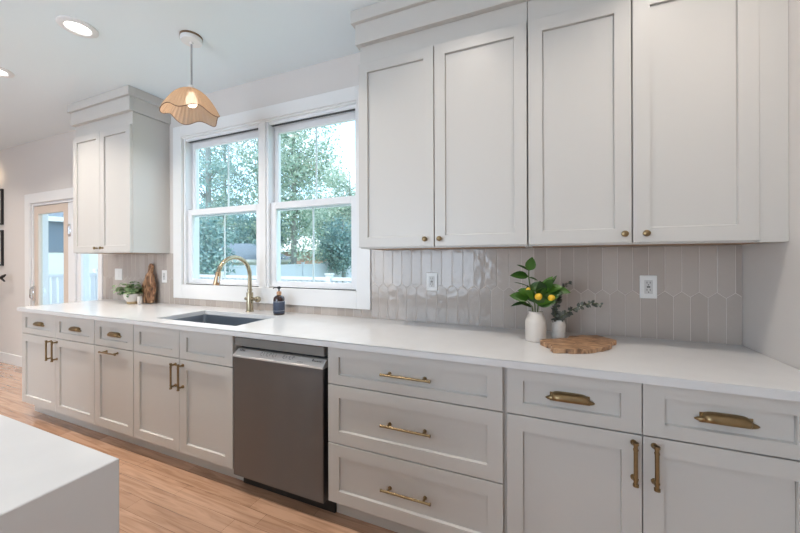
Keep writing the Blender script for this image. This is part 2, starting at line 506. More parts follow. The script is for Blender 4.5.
# ------------------------------------------------------------------ cabinetry
YD = -0.629          # face of base doors
YB = -0.609          # face of base boxes
def shaker(name, x0, x1, z0, z1, yf, parent, fr=0.06, fz=None, th=0.02, rec=0.011, material='cabinet'):
    """a shaker front: frame with a recessed flat panel"""
    fz = fz or fr
    b_ = B()
    e = .0015
    V = b_.verts.new
    back = [V((x0, yf + th, z0)), V((x1, yf + th, z0)), V((x1, yf + th, z1)), V((x0, yf + th, z1))]
    mid = [V((x0, yf + e, z0)), V((x1, yf + e, z0)), V((x1, yf + e, z1)), V((x0, yf + e, z1))]
    out = [V((x0 + e, yf, z0 + e)), V((x1 - e, yf, z0 + e)), V((x1 - e, yf, z1 - e)), V((x0 + e, yf, z1 - e))]
    a, c, lo, hi = x0 + fr, x1 - fr, z0 + fz, z1 - fz
    inn = [V((a, yf, lo)), V((c, yf, lo)), V((c, yf, hi)), V((a, yf, hi))]
    def ring(s, d): return [V((a + s, yf + rec, lo + .0036 + .3 * s)), V((c - s - .0012, yf + rec, lo + .0036 + .3 * s)), V((c - s, yf + d, hi - s)), V((a + s, yf + d, hi - s))]
    gr1, gr2, pan = ring(.0004, rec + .0035), ring(.0019, rec + .0035), ring(.0024, rec)
    F = b_.faces.new
    F(back)
    for p, q in ((back, mid), (mid, out), (out, inn), (inn, gr1), (gr1, gr2), (gr2, pan)):
        for i in range(4): F((p[i], p[(i + 1) % 4], q[(i + 1) % 4], q[i]))
    F(pan)
    return build(name, b_, material, parent)

def bar_handle(parent, x0, x1, z, yf, material='brass', r=.0055, st=.032, label=None):
    b_ = B()
    y = yf - st
    inset = min(.035, (x1 - x0) * .16)
    tube(b_, [(x0, y, z), (x1, y, z)], r, 12)
    for x in (x0 + inset, x1 - inset):
        tube(b_, [(x, yf, z), (x, yf - .004, z), (x, yf - .004, z), (x, y, z)], [.009, .009, .0055, .0055], 12)
    for x, s in ((x0, 1), (x1, -1)):
        tube(b_, [(x, y, z), (x + s * .006, y, z)], r * 1.25, 12)
    return build('handle', b_, material, parent, True)

def bar_handle_v(parent, x, z0, z1, yf, r=.0058, st=.032):
    b_ = B(); y = yf - st
    tube(b_, [(x, y, z0), (x, y, z1)], r, 12)
    for z, s in ((z0, 1), (z1, -1)):
        zz = z + s * .014
        tube(b_, [(x, yf, zz), (x, yf - .004, zz), (x, yf - .004, zz), (x, y, zz)], [.010, .010, .006, .006], 12)
        tube(b_, [(x, y, z), (x, y, z + s * .008)], r * 1.4, 12)
        tube(b_, [(x, y, z + s * .022), (x, y, z + s * .027)], r * 1.25, 12)
    return build('handle', b_, 'brass', parent, True)

def cup_pull(parent, xc, zc, yf, L=.15, H=.036, D=.027):
    """a hooded bin pull with a back plate and two pointed ears"""
    b_ = B()
    nu, nv = 20, 8
    def P(i, j, k):
        u = -1 + 2 * i / nu
        s = max(0.0, 1 - abs(u) ** 5) ** .5
        s = 0.18 + .82 * s
        t = math.pi * .62 * j / nv
        d = D * s - k
        return Vector((xc + u * (L / 2 - .012), yf - d * math.sin(t) - .0004, zc + (H * .55 * s - k) * math.cos(t) + .004))
    g = [[[b_.verts.new(P(i, j, k)) for j in range(nv + 1)] for i in range(nu + 1)] for k in (0, .0022)]
    for k in (0, 1):
        for i in range(nu):
            for j in range(nv):
                q = (g[k][i][j], g[k][i + 1][j], g[k][i + 1][j + 1], g[k][i][j + 1])
                b_.faces.new(q if k else q[::-1])
    rim = [(i, nv) for i in range(nu + 1)]
    for i in range(nu):
        b_.faces.new((g[0][i][nv], g[0][i + 1][nv], g[1][i + 1][nv], g[1][i][nv]))
        b_.faces.new((g[0][i][0], g[0][i + 1][0], g[1][i + 1][0], g[1][i][0]))
    for i in (0, nu):
        for j in range(nv):
            b_.faces.new((g[0][i][j], g[0][i][j + 1], g[1][i][j + 1], g[1][i][j]))
    for s in (-1, 1):
        x = xc + s * (L / 2 - .016)
        tube(b_, [(x, yf - .006, zc), (x + s * .006, yf - .0075, zc - .001), (x + s * .014, yf - .005, zc - .002), (x + s * .021, yf - .002, zc - .003)],
             [.011, .0085, .0062, .0025], 10)
    box(b_, xc - L * .44, xc + L * .44, yf - .0015, yf, zc - .014, zc + .020, bev=.0005)
    return build('cup_pull', b_, 'brass', parent, True)

def knob(parent, x, z, yf, r=.014):
    b_ = B()
    lathe(b_, [(r * .72, 0), (r * .72, .002), (r * .42, .005), (r * .40, .012), (r * .8, .016), (r, .021), (r * .93, .026), (r * .55, .029), (0, .030)], (x, yf, z), 16, '-y')
    return build('knob', b_, 'brass', parent, True)

def base_box(name, label, x0, x1, group='base cabinets under the long countertop', toe_l=0.0, toe_r=0.0, xr=None):
    root = thing(name, ((x0 + x1) / 2, -0.3, 0), label, 'cabinet', group)
    b_ = B()
    t = .018
    xe = xr if xr is not None else x1
    box(b_, x0, x0 + t, YB, -.004, .114, .883)
    box(b_, x0, x0 + t, -.535, -.004, 0.0, .114)
    box(b_, xe - t, xe, YB, -.004, .114, .883)
    box(b_, xe - t, xe, -.535, -.004, 0.0, .114)
    box(b_, x0 + t, xe - t, YB, -.004, .114, .132)
    box(b_, x0 + t, xe - t, -.016, -.004, .132, .70)
    # face frame
    box(b_, x0 + t, xe - t, YB, YB + .018, .132, .883)
    build('carcass', b_, 'cabinet', root)
    bx('toe_kick', 'cabinet', root, x0 + toe_l, xe - toe_r, -.550, -.536, 0.0, .113)
    return root

ZT0, ZT1 = .699, .880     # drawer fronts
ZD0, ZD1 = .114, .694     # doors
G = .0017
FZ = .046
# 1: two drawers over two doors, far left
c1 = base_box('base_cabinet', 'base cabinet at the far left end with two cup-pull drawers over two doors', -4.075, -2.996)
bx('end_panel', 'cabinet', c1, -4.079, -4.0755, -.625, -.004, .114, .883)
xm = -3.536
for (a, c, sx) in ((-4.072, xm, 1), (xm, -2.994, -1)):
    d = shaker('drawer', a + G, c - G, ZT0, ZT1, YD, c1, .06, FZ)
    cup_pull(d, (a + c) / 2, .783, YD + .011)
    d = shaker('door', a + G, c - G, ZD0, ZD1, YD, c1)
    bar_handle_v(d, c - .055 if sx == 1 else a + .03, .522, .682, YD)
# 2: single pull-out
c2 = base_box('base_cabinet', 'narrow base cabinet with cup-pull drawer above a door with level bar handle', -2.994, -2.537)
d = shaker('drawer', -2.992 + G, -2.537 - G, ZT0, ZT1, YD, c2, .06, FZ); cup_pull(d, -2.765, .783, YD + .011)
d = shaker('door', -2.992 + G, -2.537 - G, ZD0, ZD1, YD, c2); bar_handle(d, -2.87, -2.68, .665, YD)
# 3: sink base
c3 = base_box('base_cabinet', 'sink base cabinet with two plain false fronts over two doors', -2.535, -1.618)
xm = -2.071
for (a, c, sx) in ((-2.534, xm, 1), (xm, -1.617, -1)):
    shaker('false_front', a + G, c - G, ZT0, ZT1, YD, c3, .062, FZ)
    d = shaker('door', a + G, c - G, ZD0, ZD1, YD, c3)
    bar_handle_v(d, c - .034 if sx == 1 else a + .034, .514, .674, YD)
# 4: three drawers
c4 = base_box('base_cabinet', 'wide base cabinet of three drawers right of the dishwasher', -.972, -.1225)
for z0, z1, fz, hz in ((ZT0, ZT1, FZ, .785), (.409, .694, .06, .551), (.114, .404, .06, .256)):
    d = shaker('drawer', -.970, -.134, z0, z1, YD, c4, .062, fz)
    bar_handle(d, -.672, -.432, hz, YD + .011)
# 5: two drawers over two doors, right
c5 = base_box('base_cabinet', 'base cabinet at the right end with two drawers over doors by the side wall', -.122, .790, xr=.864)
xm = .334
for (a, c, sx, pl_) in ((-.120, xm, 1, .150), (xm, .790, -1, .158)):
    d = shaker('drawer', a + G, c - G, ZT0, ZT1, YD, c5, .062, FZ)
    cup_pull(d, (a + c) / 2, .783, YD + .011, L=.154, H=.040, D=.029)
    d = shaker('door', a + G, c - G, ZD0, ZD1, YD, c5)
    bar_handle_v(d, c - .027 if sx == 1 else a + .033, .532, .682, YD, r=.0066)

# dishwasher
dw = thing('dishwasher', (-1.3, -.3, 0), 'stainless steel dishwasher with silver control strip between the base cabinets', 'dishwasher')
bx('tub', 'black', dw, -1.608, -.985, -.575, -.03, .088, .875)
bx('toe_kick', 'black', dw, -1.612, -.976, -.560, -.548, 0.0, .086)
b_ = B(); box(b_, -1.609, -.997, -.622, -.576, .824, .873, bev=.003)
M['trim_steel'] = mat('dull_steel_trim', (.22, .215, .205), .5, .3)
build('top_trim', b_, 'trim_steel', dw)
b_ = B()
# door: flat skin, with the sloping strip cut into its top
prof = [(-.632, .089), (-.632, .765), (-.578, .765), (-.578, .089)]
va = [b_.verts.new((-1.611, y, z)) for y, z in prof]; vb = [b_.verts.new((-.996, y, z)) for y, z in prof]
b_.faces.new(va); b_.faces.new(vb[::-1])
for i in range(4): b_.faces.new((va[i], va[(i + 1) % 4], vb[(i + 1) % 4], vb[i]))
bmesh.ops.bevel(b_, geom=list(b_.edges), offset=.003, segments=2, affect='EDGES')
dd = build('door', b_, 'steel', dw)
b_ = B()
prof = [(-.636, .764), (-.636, .772), (-.602, .804), (-.580, .804), (-.580, .764)]
va = [b_.verts.new((-1.611, y, z)) for y, z in prof]; vb = [b_.verts.new((-.996, y, z)) for y, z in prof]
for v in va[2:4]: v.co.x += .012
b_.faces.new(va); b_.faces.new(vb[::-1])
for i in range(5): b_.faces.new((va[i], va[(i + 1) % 5], vb[(i + 1) % 5], vb[i]))
cp = build('control_panel', b_, 'steel_panel', dw)
b_ = B()
def glyph(x, w, t, h):    # a short printed mark on the sloping strip
    y = -.636 + .036 * t; z = .772 + .040 * t
    dy, dz = .036 * h, .040 * h
    nrm = Vector((0, -.040, .036)).normalized() * .0004
    p = [(x, y, z), (x + w, y, z), (x + w, y + dy, z + dz), (x, y + dy, z + dz)]
    b_.faces.new([b_.verts.new(Vector(q) + nrm) for q in p])
rnd = random.Random(3)
for k, w in enumerate((.006, .007, .008, .007)): glyph(-1.578 + k * .0105, w, .56, .2 if k != 1 else .26)
for k in range(10):
    x = -1.42 + k * .021 + (.03 if k > 5 else 0)
    glyph(x, .0025, .42, .34)
    if k % 2 == 0: glyph(x + .006, .008, .36, .06)
    if k % 3 == 0: glyph(x + .006, .004, .60, .16)
for k in range(6): glyph(-1.075 + k * .010, .0065 if k else .008, .5, .12 if k else .24)
for k in range(4): glyph(-1.16 + k * .009, .005, .24, .06)
build('printed_symbols', b_, 'print', cp)['kind'] = 'stuff'

# ------------------------------------------------------------------ countertop with sink cut-out
SK = (-2.435, -1.692, -.543, -.178)
b_ = B()
CT0, CT1, CF = .884, .914, -.648
CX0, CX1 = -4.10, .866
def slab(pts_outer, hole):
    b2 = B()
    vo = [b2.verts.new((x, y, CT1)) for x, y in pts_outer]; vh = [b2.verts.new((x, y, CT1)) for x, y in hole]
    uo = [b2.verts.new((x, y, CT0)) for x, y in pts_outer]; uh = [b2.verts.new((x, y, CT0)) for x, y in hole]
    for a, h_ in ((vo, vh), (uo, uh)):
        for i in range(4): b2.faces.new((a[i], a[(i + 1) % 4], h_[(i + 1) % 4], h_[i]))
    for i in range(4):
        b2.faces.new((vo[i], vo[(i + 1) % 4], uo[(i + 1) % 4], uo[i]))
        b2.faces.new((vh[i], vh[(i + 1) % 4], uh[(i + 1) % 4], uh[i]))
    ed = [e for e in b2.edges if all(v in vo for v in e.verts) or all(v in vh for v in e.verts)]
    bmesh.ops.bevel(b2, geom=ed, offset=.0025, segments=2, affect='EDGES')
    return b2
ct = slab([(CX0, CF), (CX1, CF), (CX1, -.0005), (CX0, -.0005)], [(SK[0], SK[2]), (SK[1], SK[2]), (SK[1], SK[3]), (SK[0], SK[3])])
tag(build('countertop', ct, 'quartz', origin=(0, -.3, CT0)), 'long white quartz countertop on the base cabinets', 'countertop')

sk = thing('sink', (-2.02, -.38, .72), 'dark steel undermount sink below the window', 'sink')
b_ = B()
x0, x1, y0, y1 = SK[0] - .006, SK[1] + .006, SK[2] - .006, SK[3] + .006
zt, zb = .8835, .700
ins = .02
outer = [(x0, y0), (x1, y0), (x1, y1), (x0, y1)]
inner = [(x0 + ins, y0 + ins), (x1 - ins, y0 + ins), (x1 - ins, y1 - ins), (x0 + ins, y1 - ins)]
va = [b_.verts.new((x, y, zt)) for x, y in outer]; vb = [b_.verts.new((x, y, zb)) for x, y in inner]
vc = [b_.verts.new((x + (-.003 if i in (0, 3) else .003), y + (-.003 if i < 2 else .003), zt)) for i, (x, y) in enumerate(outer)]
vd = [b_.verts.new((x, y, zb - .003)) for x, y in inner]
for i in range(4):
    j = (i + 1) % 4
    b_.faces.new((va[i], va[j], vb[j], vb[i])); b_.faces.new((vc[i], vc[j], vd[j], vd[i])); b_.faces.new((va[i], va[j], vc[j], vc[i]))
b_.faces.new(vb); b_.faces.new(vd)
bmesh.ops.bevel(b_, geom=[e for e in b_.edges if (e.verts[0] in vb and e.verts[1] in vb) or (e.verts[0] in va and e.verts[1] in vb) or (e.verts[1] in va and e.verts[0] in vb)], offset=.015, segments=3, affect='EDGES')
build('basin', b_, 'sink', sk, True)
b_ = B(); lathe(b_, [(.045, 0), (.045, .003), (.03, .004), (.028, .001), (0, .001)], (-2.02, -.36, zb + .0005), 20)
build('drain', b_, 'chrome', sk, True)

# faucet
fc = thing('faucet', (-2.055, -.092, .914), 'tall brass gooseneck faucet behind the sink', 'faucet')
b_ = B(); fx, fy = -2.055, -.092
lathe(b_, [(.030, 0), (.030, .006), (.026, .010), (.0245, .012), (.0245, .145), (.019, .150), (0, .150)], (fx, fy, .914), 24)
build('body', b_, 'faucet', fc, True)
b_ = B()
cyc, rad, ztop = fy - .138, .138, 1.332
pts = [(fx, fy, 1.06), (fx, fy, 1.12)] + [(fx, cyc + rad * math.cos(t), ztop - rad + rad * math.sin(t)) for t in [R(a) for a in range(0, 171, 10)]]
tube(b_, pts, .0145, 16)
build('spout', b_, 'faucet', fc, True)
b_ = B(); lathe(b_, [(.019, 0), (.019, .012), (0, .012)], (fx, fy, 1.075), 20); build('collar', b_, 'faucet', fc, True)
t = R(170)
p0 = Vector((fx, cyc + rad * math.cos(t), ztop - rad + rad * math.sin(t))); dv = Vector((0, -.22, -1)).normalized()
b_ = B()
tube(b_, [p0 - dv * .01, p0 + dv * .004, p0 + dv * .012, p0 + dv * .075, p0 + dv * .082], [.017, .0185, .0175, .0205, .018], 18)
sp = build('spray_head', b_, 'faucet_tip', fc, True)
b_ = B(); box(b_, p0.x + .014, p0.x + .022, p0.y - .022, p0.y - .008, p0.z - .062, p0.z - .018, bev=.003); build('spray_button', b_, 'chrome', sp)
b_ = B()
lathe(b_, [(.012, -.045), (.0125, -.04), (.0125, .066), (.021, .069), (.023, .078), (.021, .092), (.012, .096), (0, .096)], (fx, fy, 1.012), 18, 'x')
build('lever_handle', b_, 'faucet', fc, True)

# soap bottle
sx, sy = -1.745, -.118
so = thing('soap_bottle', (sx, sy, .914), 'dark amber soap bottle with slate label and pump beside the faucet', 'bottle')
b_ = B(); lathe(b_, [(.037, 0), (.0395, .003), (.0395, .112), (.037, .125), (.027, .136), (.016, .141), (.014, .147), (0, .147)], (sx, sy, .914), 28)
build('body', b_, 'amber', so, True)
b_ = B(); lathe(b_, [(.0399, .012), (.0403, .0125), (.0403, .0995), (.0399, .100)], (sx, sy, .914), 28); lb = build('bottle_label', b_, 'soap_label', so, True)
b_ = B()
for z in (.030, .095):
    b_ = B(); lathe(b_, [(.0404, z), (.0406, z), (.0406, z + .0025), (.0404, z + .0025)], (sx, sy, .914), 28)
    build('label_stripe', b_, 'label_line', lb, True)
b_ = B(); lathe(b_, [(.0165, .143), (.0165, .166), (.012, .169), (0, .169)], (sx, sy, .914), 20); build('collar', b_, 'collar', so, True)
b_ = B()
lathe(b_, [(.005, .168), (.005, .188), (.012, .189), (.013, .199), (.009, .205), (0, .205)], (sx, sy, .914), 16)
tube(b_, [(sx, sy, 1.111), (sx - .03, sy - .012, 1.111), (sx - .04, sy - .016, 1.103)], [.005, .0045, .003], 8)
build('pump', b_, 'black', so, True)

# ------------------------------------------------------------------ upper cabinets
YU = -.324
ZU0, ZU1 = 1.382, 2.447
def upper_box(name, label, x0, x1, group):
    root = thing(name, ((x0 + x1) / 2, -.15, 1.376), label, 'cabinet', group)
    b_ = B()
    yf = YU + .0205
    box(b_, x0, x1, yf, -.001, 1.392, CEIL - .002)          # box
    box(b_, x0, x1, yf, yf + .018, 1.375, 1.392)            # bottom edge of the face frame
    box(b_, x0, x0 + .016, yf + .018, -.001, 1.375, 1.392)
    box(b_, x1 - .016, x1, yf + .018, -.001, 1.375, 1.392)
    build('carcass', b_, 'cabinet', root)
    bx('bottom_panel', 'raw_wood', root, x0 + .017, x1 - .017, yf + .019, -.012, 1.3752, 1.3915)
    return root
def frieze(b_, x0, x1, ends):
    """flat frieze and two stepped crown boards in front of the box tops"""
    yf = YU + .0205
    for z0, z1, o in ((2.555, 2.672, .034), (2.672, CEIL - .001, .054)):
        box(b_, x0 - ((o - .018) * (.6 if 'r' in ends else 1) if 'l' in ends else 0), x1 + ((o - .018) * 1.2 if 'r' in ends else 0), yf - o + .001, yf - .0002, z0, z1, bev=.002)
        for e, x in (('l', x0), ('r', x1)):
            if e in ends:
                s = -1 if e == 'l' else 1
                xa, xb = sorted((x + s * .0004, x + s * (o - .018) * ((.6 if e == 'l' else 1.2) if 'r' in ends else 1)))
                box(b_, xa, xb, yf, -.001, z0, z1)
u1 = upper_box('wall_cabinet', 'two-door wall cabinet left of the window above the cutting board', -3.985, -3.128, None)
for a, c, kx in ((-3.985, -3.556, -3.60), (-3.556, -3.128, -3.512)):
    d = shaker('door', a + G, c - G, ZU0, ZU1, YU, u1, .057); knob(d, kx, 1.42, YU, .013)
b_ = B(); frieze(b_, -3.985, -3.128, 'lr'); build('crown', b_, 'cabinet', u1)
b_ = B(); yf = YU + .0205
box(b_, -3.1275, -3.1235, yf - .0, -.04, 1.376, 2.548); build('side_panel', b_, 'cabinet', u1)

GU = 'wall cabinets on the right side of the window'
u2 = upper_box('wall_cabinet', 'two-door wall cabinet immediately right of the window', -.962, -.047, GU)
for a, c, kx in ((-.9655, -.510, -.557), (-.508, -.048, -.477)):
    d = shaker('door', a + G, c - G, ZU0, ZU1, YU, u2, .057); knob(d, kx, 1.421, YU)
u3 = upper_box('wall_cabinet', 'two-door wall cabinet above the vases reaching the side wall', -.044, .864, GU)
bx('filler_strip', 'cabinet', u3, .7835, .866, YU + .006, YU + .0204, 1.376, 2.548)
for a, c, kx in ((-.044, .372, .342), (.374, .784, .419)):
    d = shaker('door', a + G, c - G, ZU0, ZU1, YU, u3, .062); knob(d, kx, 1.420, YU)
b_ = B(); frieze(b_, -.962, .864, 'l')
tag(build('crown_molding', b_, 'cabinet', origin=(-.05, YU, 2.549)), 'stepped crown boards running along both right wall cabinets', 'crown molding')

# ------------------------------------------------------------------ picket tile backsplash
def clip(poly, x0, x1, z0, z1):
    for ax, lim, sgn in ((0, x0, 1), (0, x1, -1), (1, z0, 1), (1, z1, -1)):
        out = []
        for i in range(len(poly)):
            p, q = poly[i - 1], poly[i]
            a, c = (p[ax] - lim) * sgn >= 0, (q[ax] - lim) * sgn >= 0
            if a != c:
                t_ = (lim - p[ax]) / (q[ax] - p[ax])
                out.append((p[0] + (q[0] - p[0]) * t_, p[1] + (q[1] - p[1]) * t_))
            if c: out.append(q)
        poly = out
        if len(poly) < 3: return []
    return poly
pitch, za, zv, Lt = .0666, 1.152, 1.127, .303
areas = [(-4.162, -3.054, .9145, 1.374), (-3.053, -1.049, .9145, .972), (-1.048, .8655, .9145, 1.374)]
bs = thing('backsplash', (-1.5, 0, .9145), 'greige glossy picket tile backsplash above the countertop', 'backsplash')
bg, bt = B(), B()
rnd = random.Random(5)
for (x0, x1, z0, z1) in areas:
    box(bg, x0, x1, -.0074, -.0003, z0, z1)
    k0 = int((x0 - .576) / pitch) - 2
    for k in range(k0, int((x1 - .576) / pitch) + 3):
        for row in (0, 1):
            xc = .576 + (k + (0.5 if row else 0.0)) * pitch
            g = .0013
            hw = pitch / 2 - g
            if row:   # upper row: point down at zv
                base = zv
                poly = [(xc, base + g), (xc + hw, base + za - zv + g), (xc + hw, base + Lt - (za - zv)), (xc, base + Lt), (xc - hw, base + Lt - (za - zv)), (xc - hw, base + za - zv + g)]
            else:     # lower row: point up at za
                poly = [(xc, za - g), (xc - hw, zv - g), (xc - hw, za - Lt), (xc + hw, za - Lt), (xc + hw, zv - g)]
            poly = clip(poly, x0 + .001, x1 - .001, z0 + .001, z1 - .001)
            if len(poly) < 3: continue
            cx = sum(p[0] for p in poly) / len(poly); cz = sum(p[1] for p in poly) / len(poly)
            ta, tb = rnd.uniform(-.006, .006), rnd.uniform(-.003, .003)
            def yy(p, base): return base + (p[0] - cx) * ta + (p[1] - cz) * tb
            v0 = [bt.verts.new((p[0], -.005, p[1])) for p in poly]
            v1 = [bt.verts.new((p[0], yy(p, -.0082), p[1])) for p in poly]
            v2 = [bt.verts.new((p[0] + (cx - p[0]) * .04, yy(p, -.009), p[1] + (.0015 if p[1] < cz else -.0015))) for p in poly]
            for i in range(len(poly)):
                j = (i + 1) % len(poly)
                bt.faces.new((v0[i], v0[j], v1[j], v1[i])); bt.faces.new((v1[i], v1[j], v2[j], v2[i]))
            bt.faces.new(v2)
build('grout', bg, 'grout', bs)
build('tiles', bt, 'tile', bs)

# ------------------------------------------------------------------ outlets and switches
def outlet(xc, zc, label, switch=False, w=.072, h=.115, y=-.0092, grey=True):
    r = thing('wall_switch' if switch else 'wall_outlet', (xc, y, zc - h / 2), label, 'switch' if switch else 'outlet')
    bx('cover_plate', 'outlet', r, xc - w / 2, xc + w / 2, y - .006, y, zc - h / 2, zc + h / 2, bev=.0025)
    if switch:
        rk = bx('rocker', 'outlet', r, xc - .016, xc + .016, y - .009, y - .006, zc - .033, zc + .033, bev=.001)
        return r
    b_ = B(); box(b_, xc - .0175, xc + .0175, y - .0075, y - .0058, zc - .034, zc + .034, bev=.0008)
    rc = build('receptacle', b_, 'socket', r)
    s = B()
    for dz in (-.018, .018):
        for dx in (-.0065, .0065): box(s, xc + dx - .0013, xc + dx + .0013, y - .0078, y - .0073, zc + dz - .001, zc + dz + .008)
        lathe(s, [(.0028, .0073), (.0028, .0078), (0, .0078)], (xc, y, zc + dz - .008), 8, '-y')
    box(s, xc - .007, xc + .007, y - .0078, y - .0073, zc - .0035, zc + .0035)
    build('sockets', s, 'slot', rc)
    return r
outlet(-.618, 1.172, 'white double outlet on the tiles between window and vases')
outlet(.507, 1.172, 'white double outlet on the tiles right of the small vase')
outlet(-3.888, 1.172, 'white switch plate on the tiles above the potted plant', True, w=.118)
outlet(-3.185, 1.162, 'white double outlet between the cutting board and window', w=.068)

# ------------------------------------------------------------------ kitchen island
isl = thing('kitchen_island', (-2.0, -2.2, 0), 'white quartz waterfall island in the lower left foreground', 'kitchen island')
IX0, IX1, IY0, IY1 = -3.2, -.783, -2.55, -1.622
b_ = B()
prf = [(IX0, .874), (IX0, .914), (IX1, .914), (IX1, 0), (IX1 - .04, 0), (IX1 - .04, .874)]
va = [b_.verts.new((x, IY0, z)) for x, z in prf]; vb = [b_.verts.new((x, IY1, z)) for x, z in prf]
b_.faces.new(va); b_.faces.new(vb[::-1])
for i in range(6): b_.faces.new((va[i], va[(i + 1) % 6], vb[(i + 1) % 6], vb[i]))
bmesh.ops.bevel(b_, geom=list(b_.edges), offset=.0018, segments=1, affect='EDGES')
build('waterfall_top', b_, 'quartz', isl)
bx('island_body', 'cabinet', isl, IX0 + .03, IX1 - .0405, IY0 + .25, IY1 - .03, 0, .8738)

# ------------------------------------------------------------------ ceiling lights
def downlight(x, y, label):
    r = thing('recessed_light', (x, y, CEIL), label, 'ceiling light', 'recessed ceiling lights')
    b_ = B(); seg = 40
    prof = [(.096, 0), (.096, -.006), (.090, -.011), (.064, -.012), (.058, -.004), (.057, -.001)]
    lathe(b_, [(a, h_) for a, h_ in prof], (x, y, CEIL), seg)
    for f in list(b_.faces):
        if len(f.verts) > 8 and f.calc_center_median().z < CEIL - .0005: b_.faces.remove(f)
    build('trim_ring', b_, 'trim', r, True)
    b_ = B(); lathe(b_, [(.0575, -.0045), (.0575, -.0055), (0, -.0055)], (x, y, CEIL), seg)
    build('lens', b_, 'lens', r, True)
    a = area('lamp', (0, 0, -.014), (0, 0, -1), .12, .12, LAMP_W * 1.7, WARM, 'DISK', 125)
    a.parent = r
    return r
m = mat('lit_lens', (0.9, 0.9, 0.9), 0.5)
n, l, b = nodes(m)
b.inputs['Emission Color'].default_value = (1.0, 0.93, 0.86, 1); b.inputs['Emission Strength'].default_value = 4
M['lens'] = m
downlight(-2.605, -.888, 'lit recessed ceiling light left of the pendant')
downlight(-3.765, -.87, 'lit recessed ceiling light cut off by the left picture edge')

# pendant
px_, py_ = -2.052, -.558
pd = thing('pendant_light', (px_, py_, CEIL), 'pendant light with wavy pleated tan shade over the sink', 'pendant light')
b_ = B(); lathe(b_, [(.064, 0), (.064, -.012)], (px_, py_, CEIL), 32); build('canopy_ring', b_, 'dark_wood', pd, True)
b_ = B(); lathe(b_, [(.062, -.0122), (.062, -.030), (.058, -.036), (.012, -.038), (.010, -.050), (0, -.050)], (px_, py_, CEIL), 32); build('canopy', b_, 'trim', pd, True)
b_ = B(); tube(b_, [(px_, py_, CEIL - .045), (px_, py_, 2.425)], .0055, 10); build('cord', b_, mat('grey_cord', (.40, .40, .41), .5), pd, True)
b_ = B(); lathe(b_, [(.012, 0), (.020, -.012), (.024, -.02), (.024, -.050), (0, -.050)], (px_, py_, 2.432), 20); build('socket', b_, 'trim', pd, True)
m = bpy.data.materials.new('pleated_linen'); m.use_nodes = True
n, l, b = nodes(m)
b.inputs['Base Color'].default_value = (.56, .39, .26, 1); b.inputs['Roughness'].default_value = .85
tr = n.new('ShaderNodeBsdfTranslucent'); tr.inputs['Color'].default_value = (.64, .44, .29, 1)
mx = n.new('ShaderNodeMixShader'); mx.inputs['Fac'].default_value = .45
l.new(b.outputs[0], mx.inputs[1]); l.new(tr.outputs[0], mx.inputs[2])
tp = n.new('ShaderNodeBsdfTransparent'); m2 = n.new('ShaderNodeMixShader'); m2.inputs['Fac'].default_value = .14
l.new(mx.outputs[0], m2.inputs[1]); l.new(tp.outputs[0], m2.inputs[2]); l.new(m2.outputs[0], n['Material Output'].inputs['Surface'])
M['linen'] = m
NA, NR = 280, 16
PH = 3.4
def rim_z(t): return 2.245 + .017 * math.sin(5 * t + PH)
def rim_r(t): return .156 + .010 * math.cos(5 * t + PH + .6)
b_ = B(); rings = []
for j in range(NR + 1):
    s = j / NR
    ring = []
    for i in range(NA):
        t = 2 * math.pi * i / NA
        prof_r = .022 + (rim_r(t) - .022) * s ** .80
        z = 2.408 - (2.408 - rim_z(t)) * s ** 1.45
        r_ = prof_r + (.0045 if i % 7 < 3 else -.0030) * min(1, s * 2.5)
        ring.append(b_.verts.new((px_ + r_ * math.cos(t), py_ + r_ * math.sin(t), z)))
    rings.append(ring)
for j in range(NR):
    for i in range(NA):
        b_.faces.new((rings[j][i], rings[j][(i + 1) % NA], rings[j + 1][(i + 1) % NA], rings[j + 1][i]))
sh = build('lamp_shade', b_, 'linen', pd, 'all')
b_ = B()
pts = [(px_ + rim_r(t) * math.cos(t), py_ + rim_r(t) * math.sin(t), rim_z(t) - .001) for t in [2 * math.pi * i / 120 for i in range(121)]]
tube(b_, pts, .0026, 6, caps=False); build('rim_cord', b_, mat('brown_cord', (.16, .09, .05), .7), sh, True)
b_ = B(); lathe(b_, [(0, -.040), (.018, -.036), (.030, -.020), (.035, 0), (.030, .020), (.018, .038), (.014, .05), (0, .052)], (px_, py_, 2.333), 24)
m = mat('lit_bulb', (1, 1, 1), .4); n, l, b = nodes(m)
b.inputs['Emission Color'].default_value = (1.0, 0.86, 0.68, 1); b.inputs['Emission Strength'].default_value = 4
build('bulb', b_, m, pd, True)

# ------------------------------------------------------------------ leaves
def leaf(b_, base, direc, up, L, Wd, fold=.25, curl=.25, tip=1.0, n_=6):
    d = Vector(direc).normalized(); u = Vector(up)
    s = d.cross(u).normalized(); nn = s.cross(d).normalized()
    rows = []
    for i in range(n_ + 1):
        t = i / n_
        w = Wd / 2 * math.sin(math.pi * min(1, t ** .8)) ** .8 if 0 < i < n_ else 0
        c = Vector(base) + d * (L * t) - nn * (curl * L * t * t)
        if w == 0: rows.append([b_.verts.new(c)])
        else: rows.append([b_.verts.new(c - s * w + nn * fold * w), b_.verts.new(c), b_.verts.new(c + s * w + nn * fold * w)])
    for a, c in zip(rows, rows[1:]):
        if len(a) == 1: b_.faces.new((a[0], c[0], c[1])); b_.faces.new((a[0], c[1], c[2]))
        elif len(c) == 1: b_.faces.new((a[0], c[0], a[1])); b_.faces.new((a[1], c[0], a[2]))
        else:
            for k in (0, 1): b_.faces.new((a[k], c[k], c[k + 1], a[k + 1]))

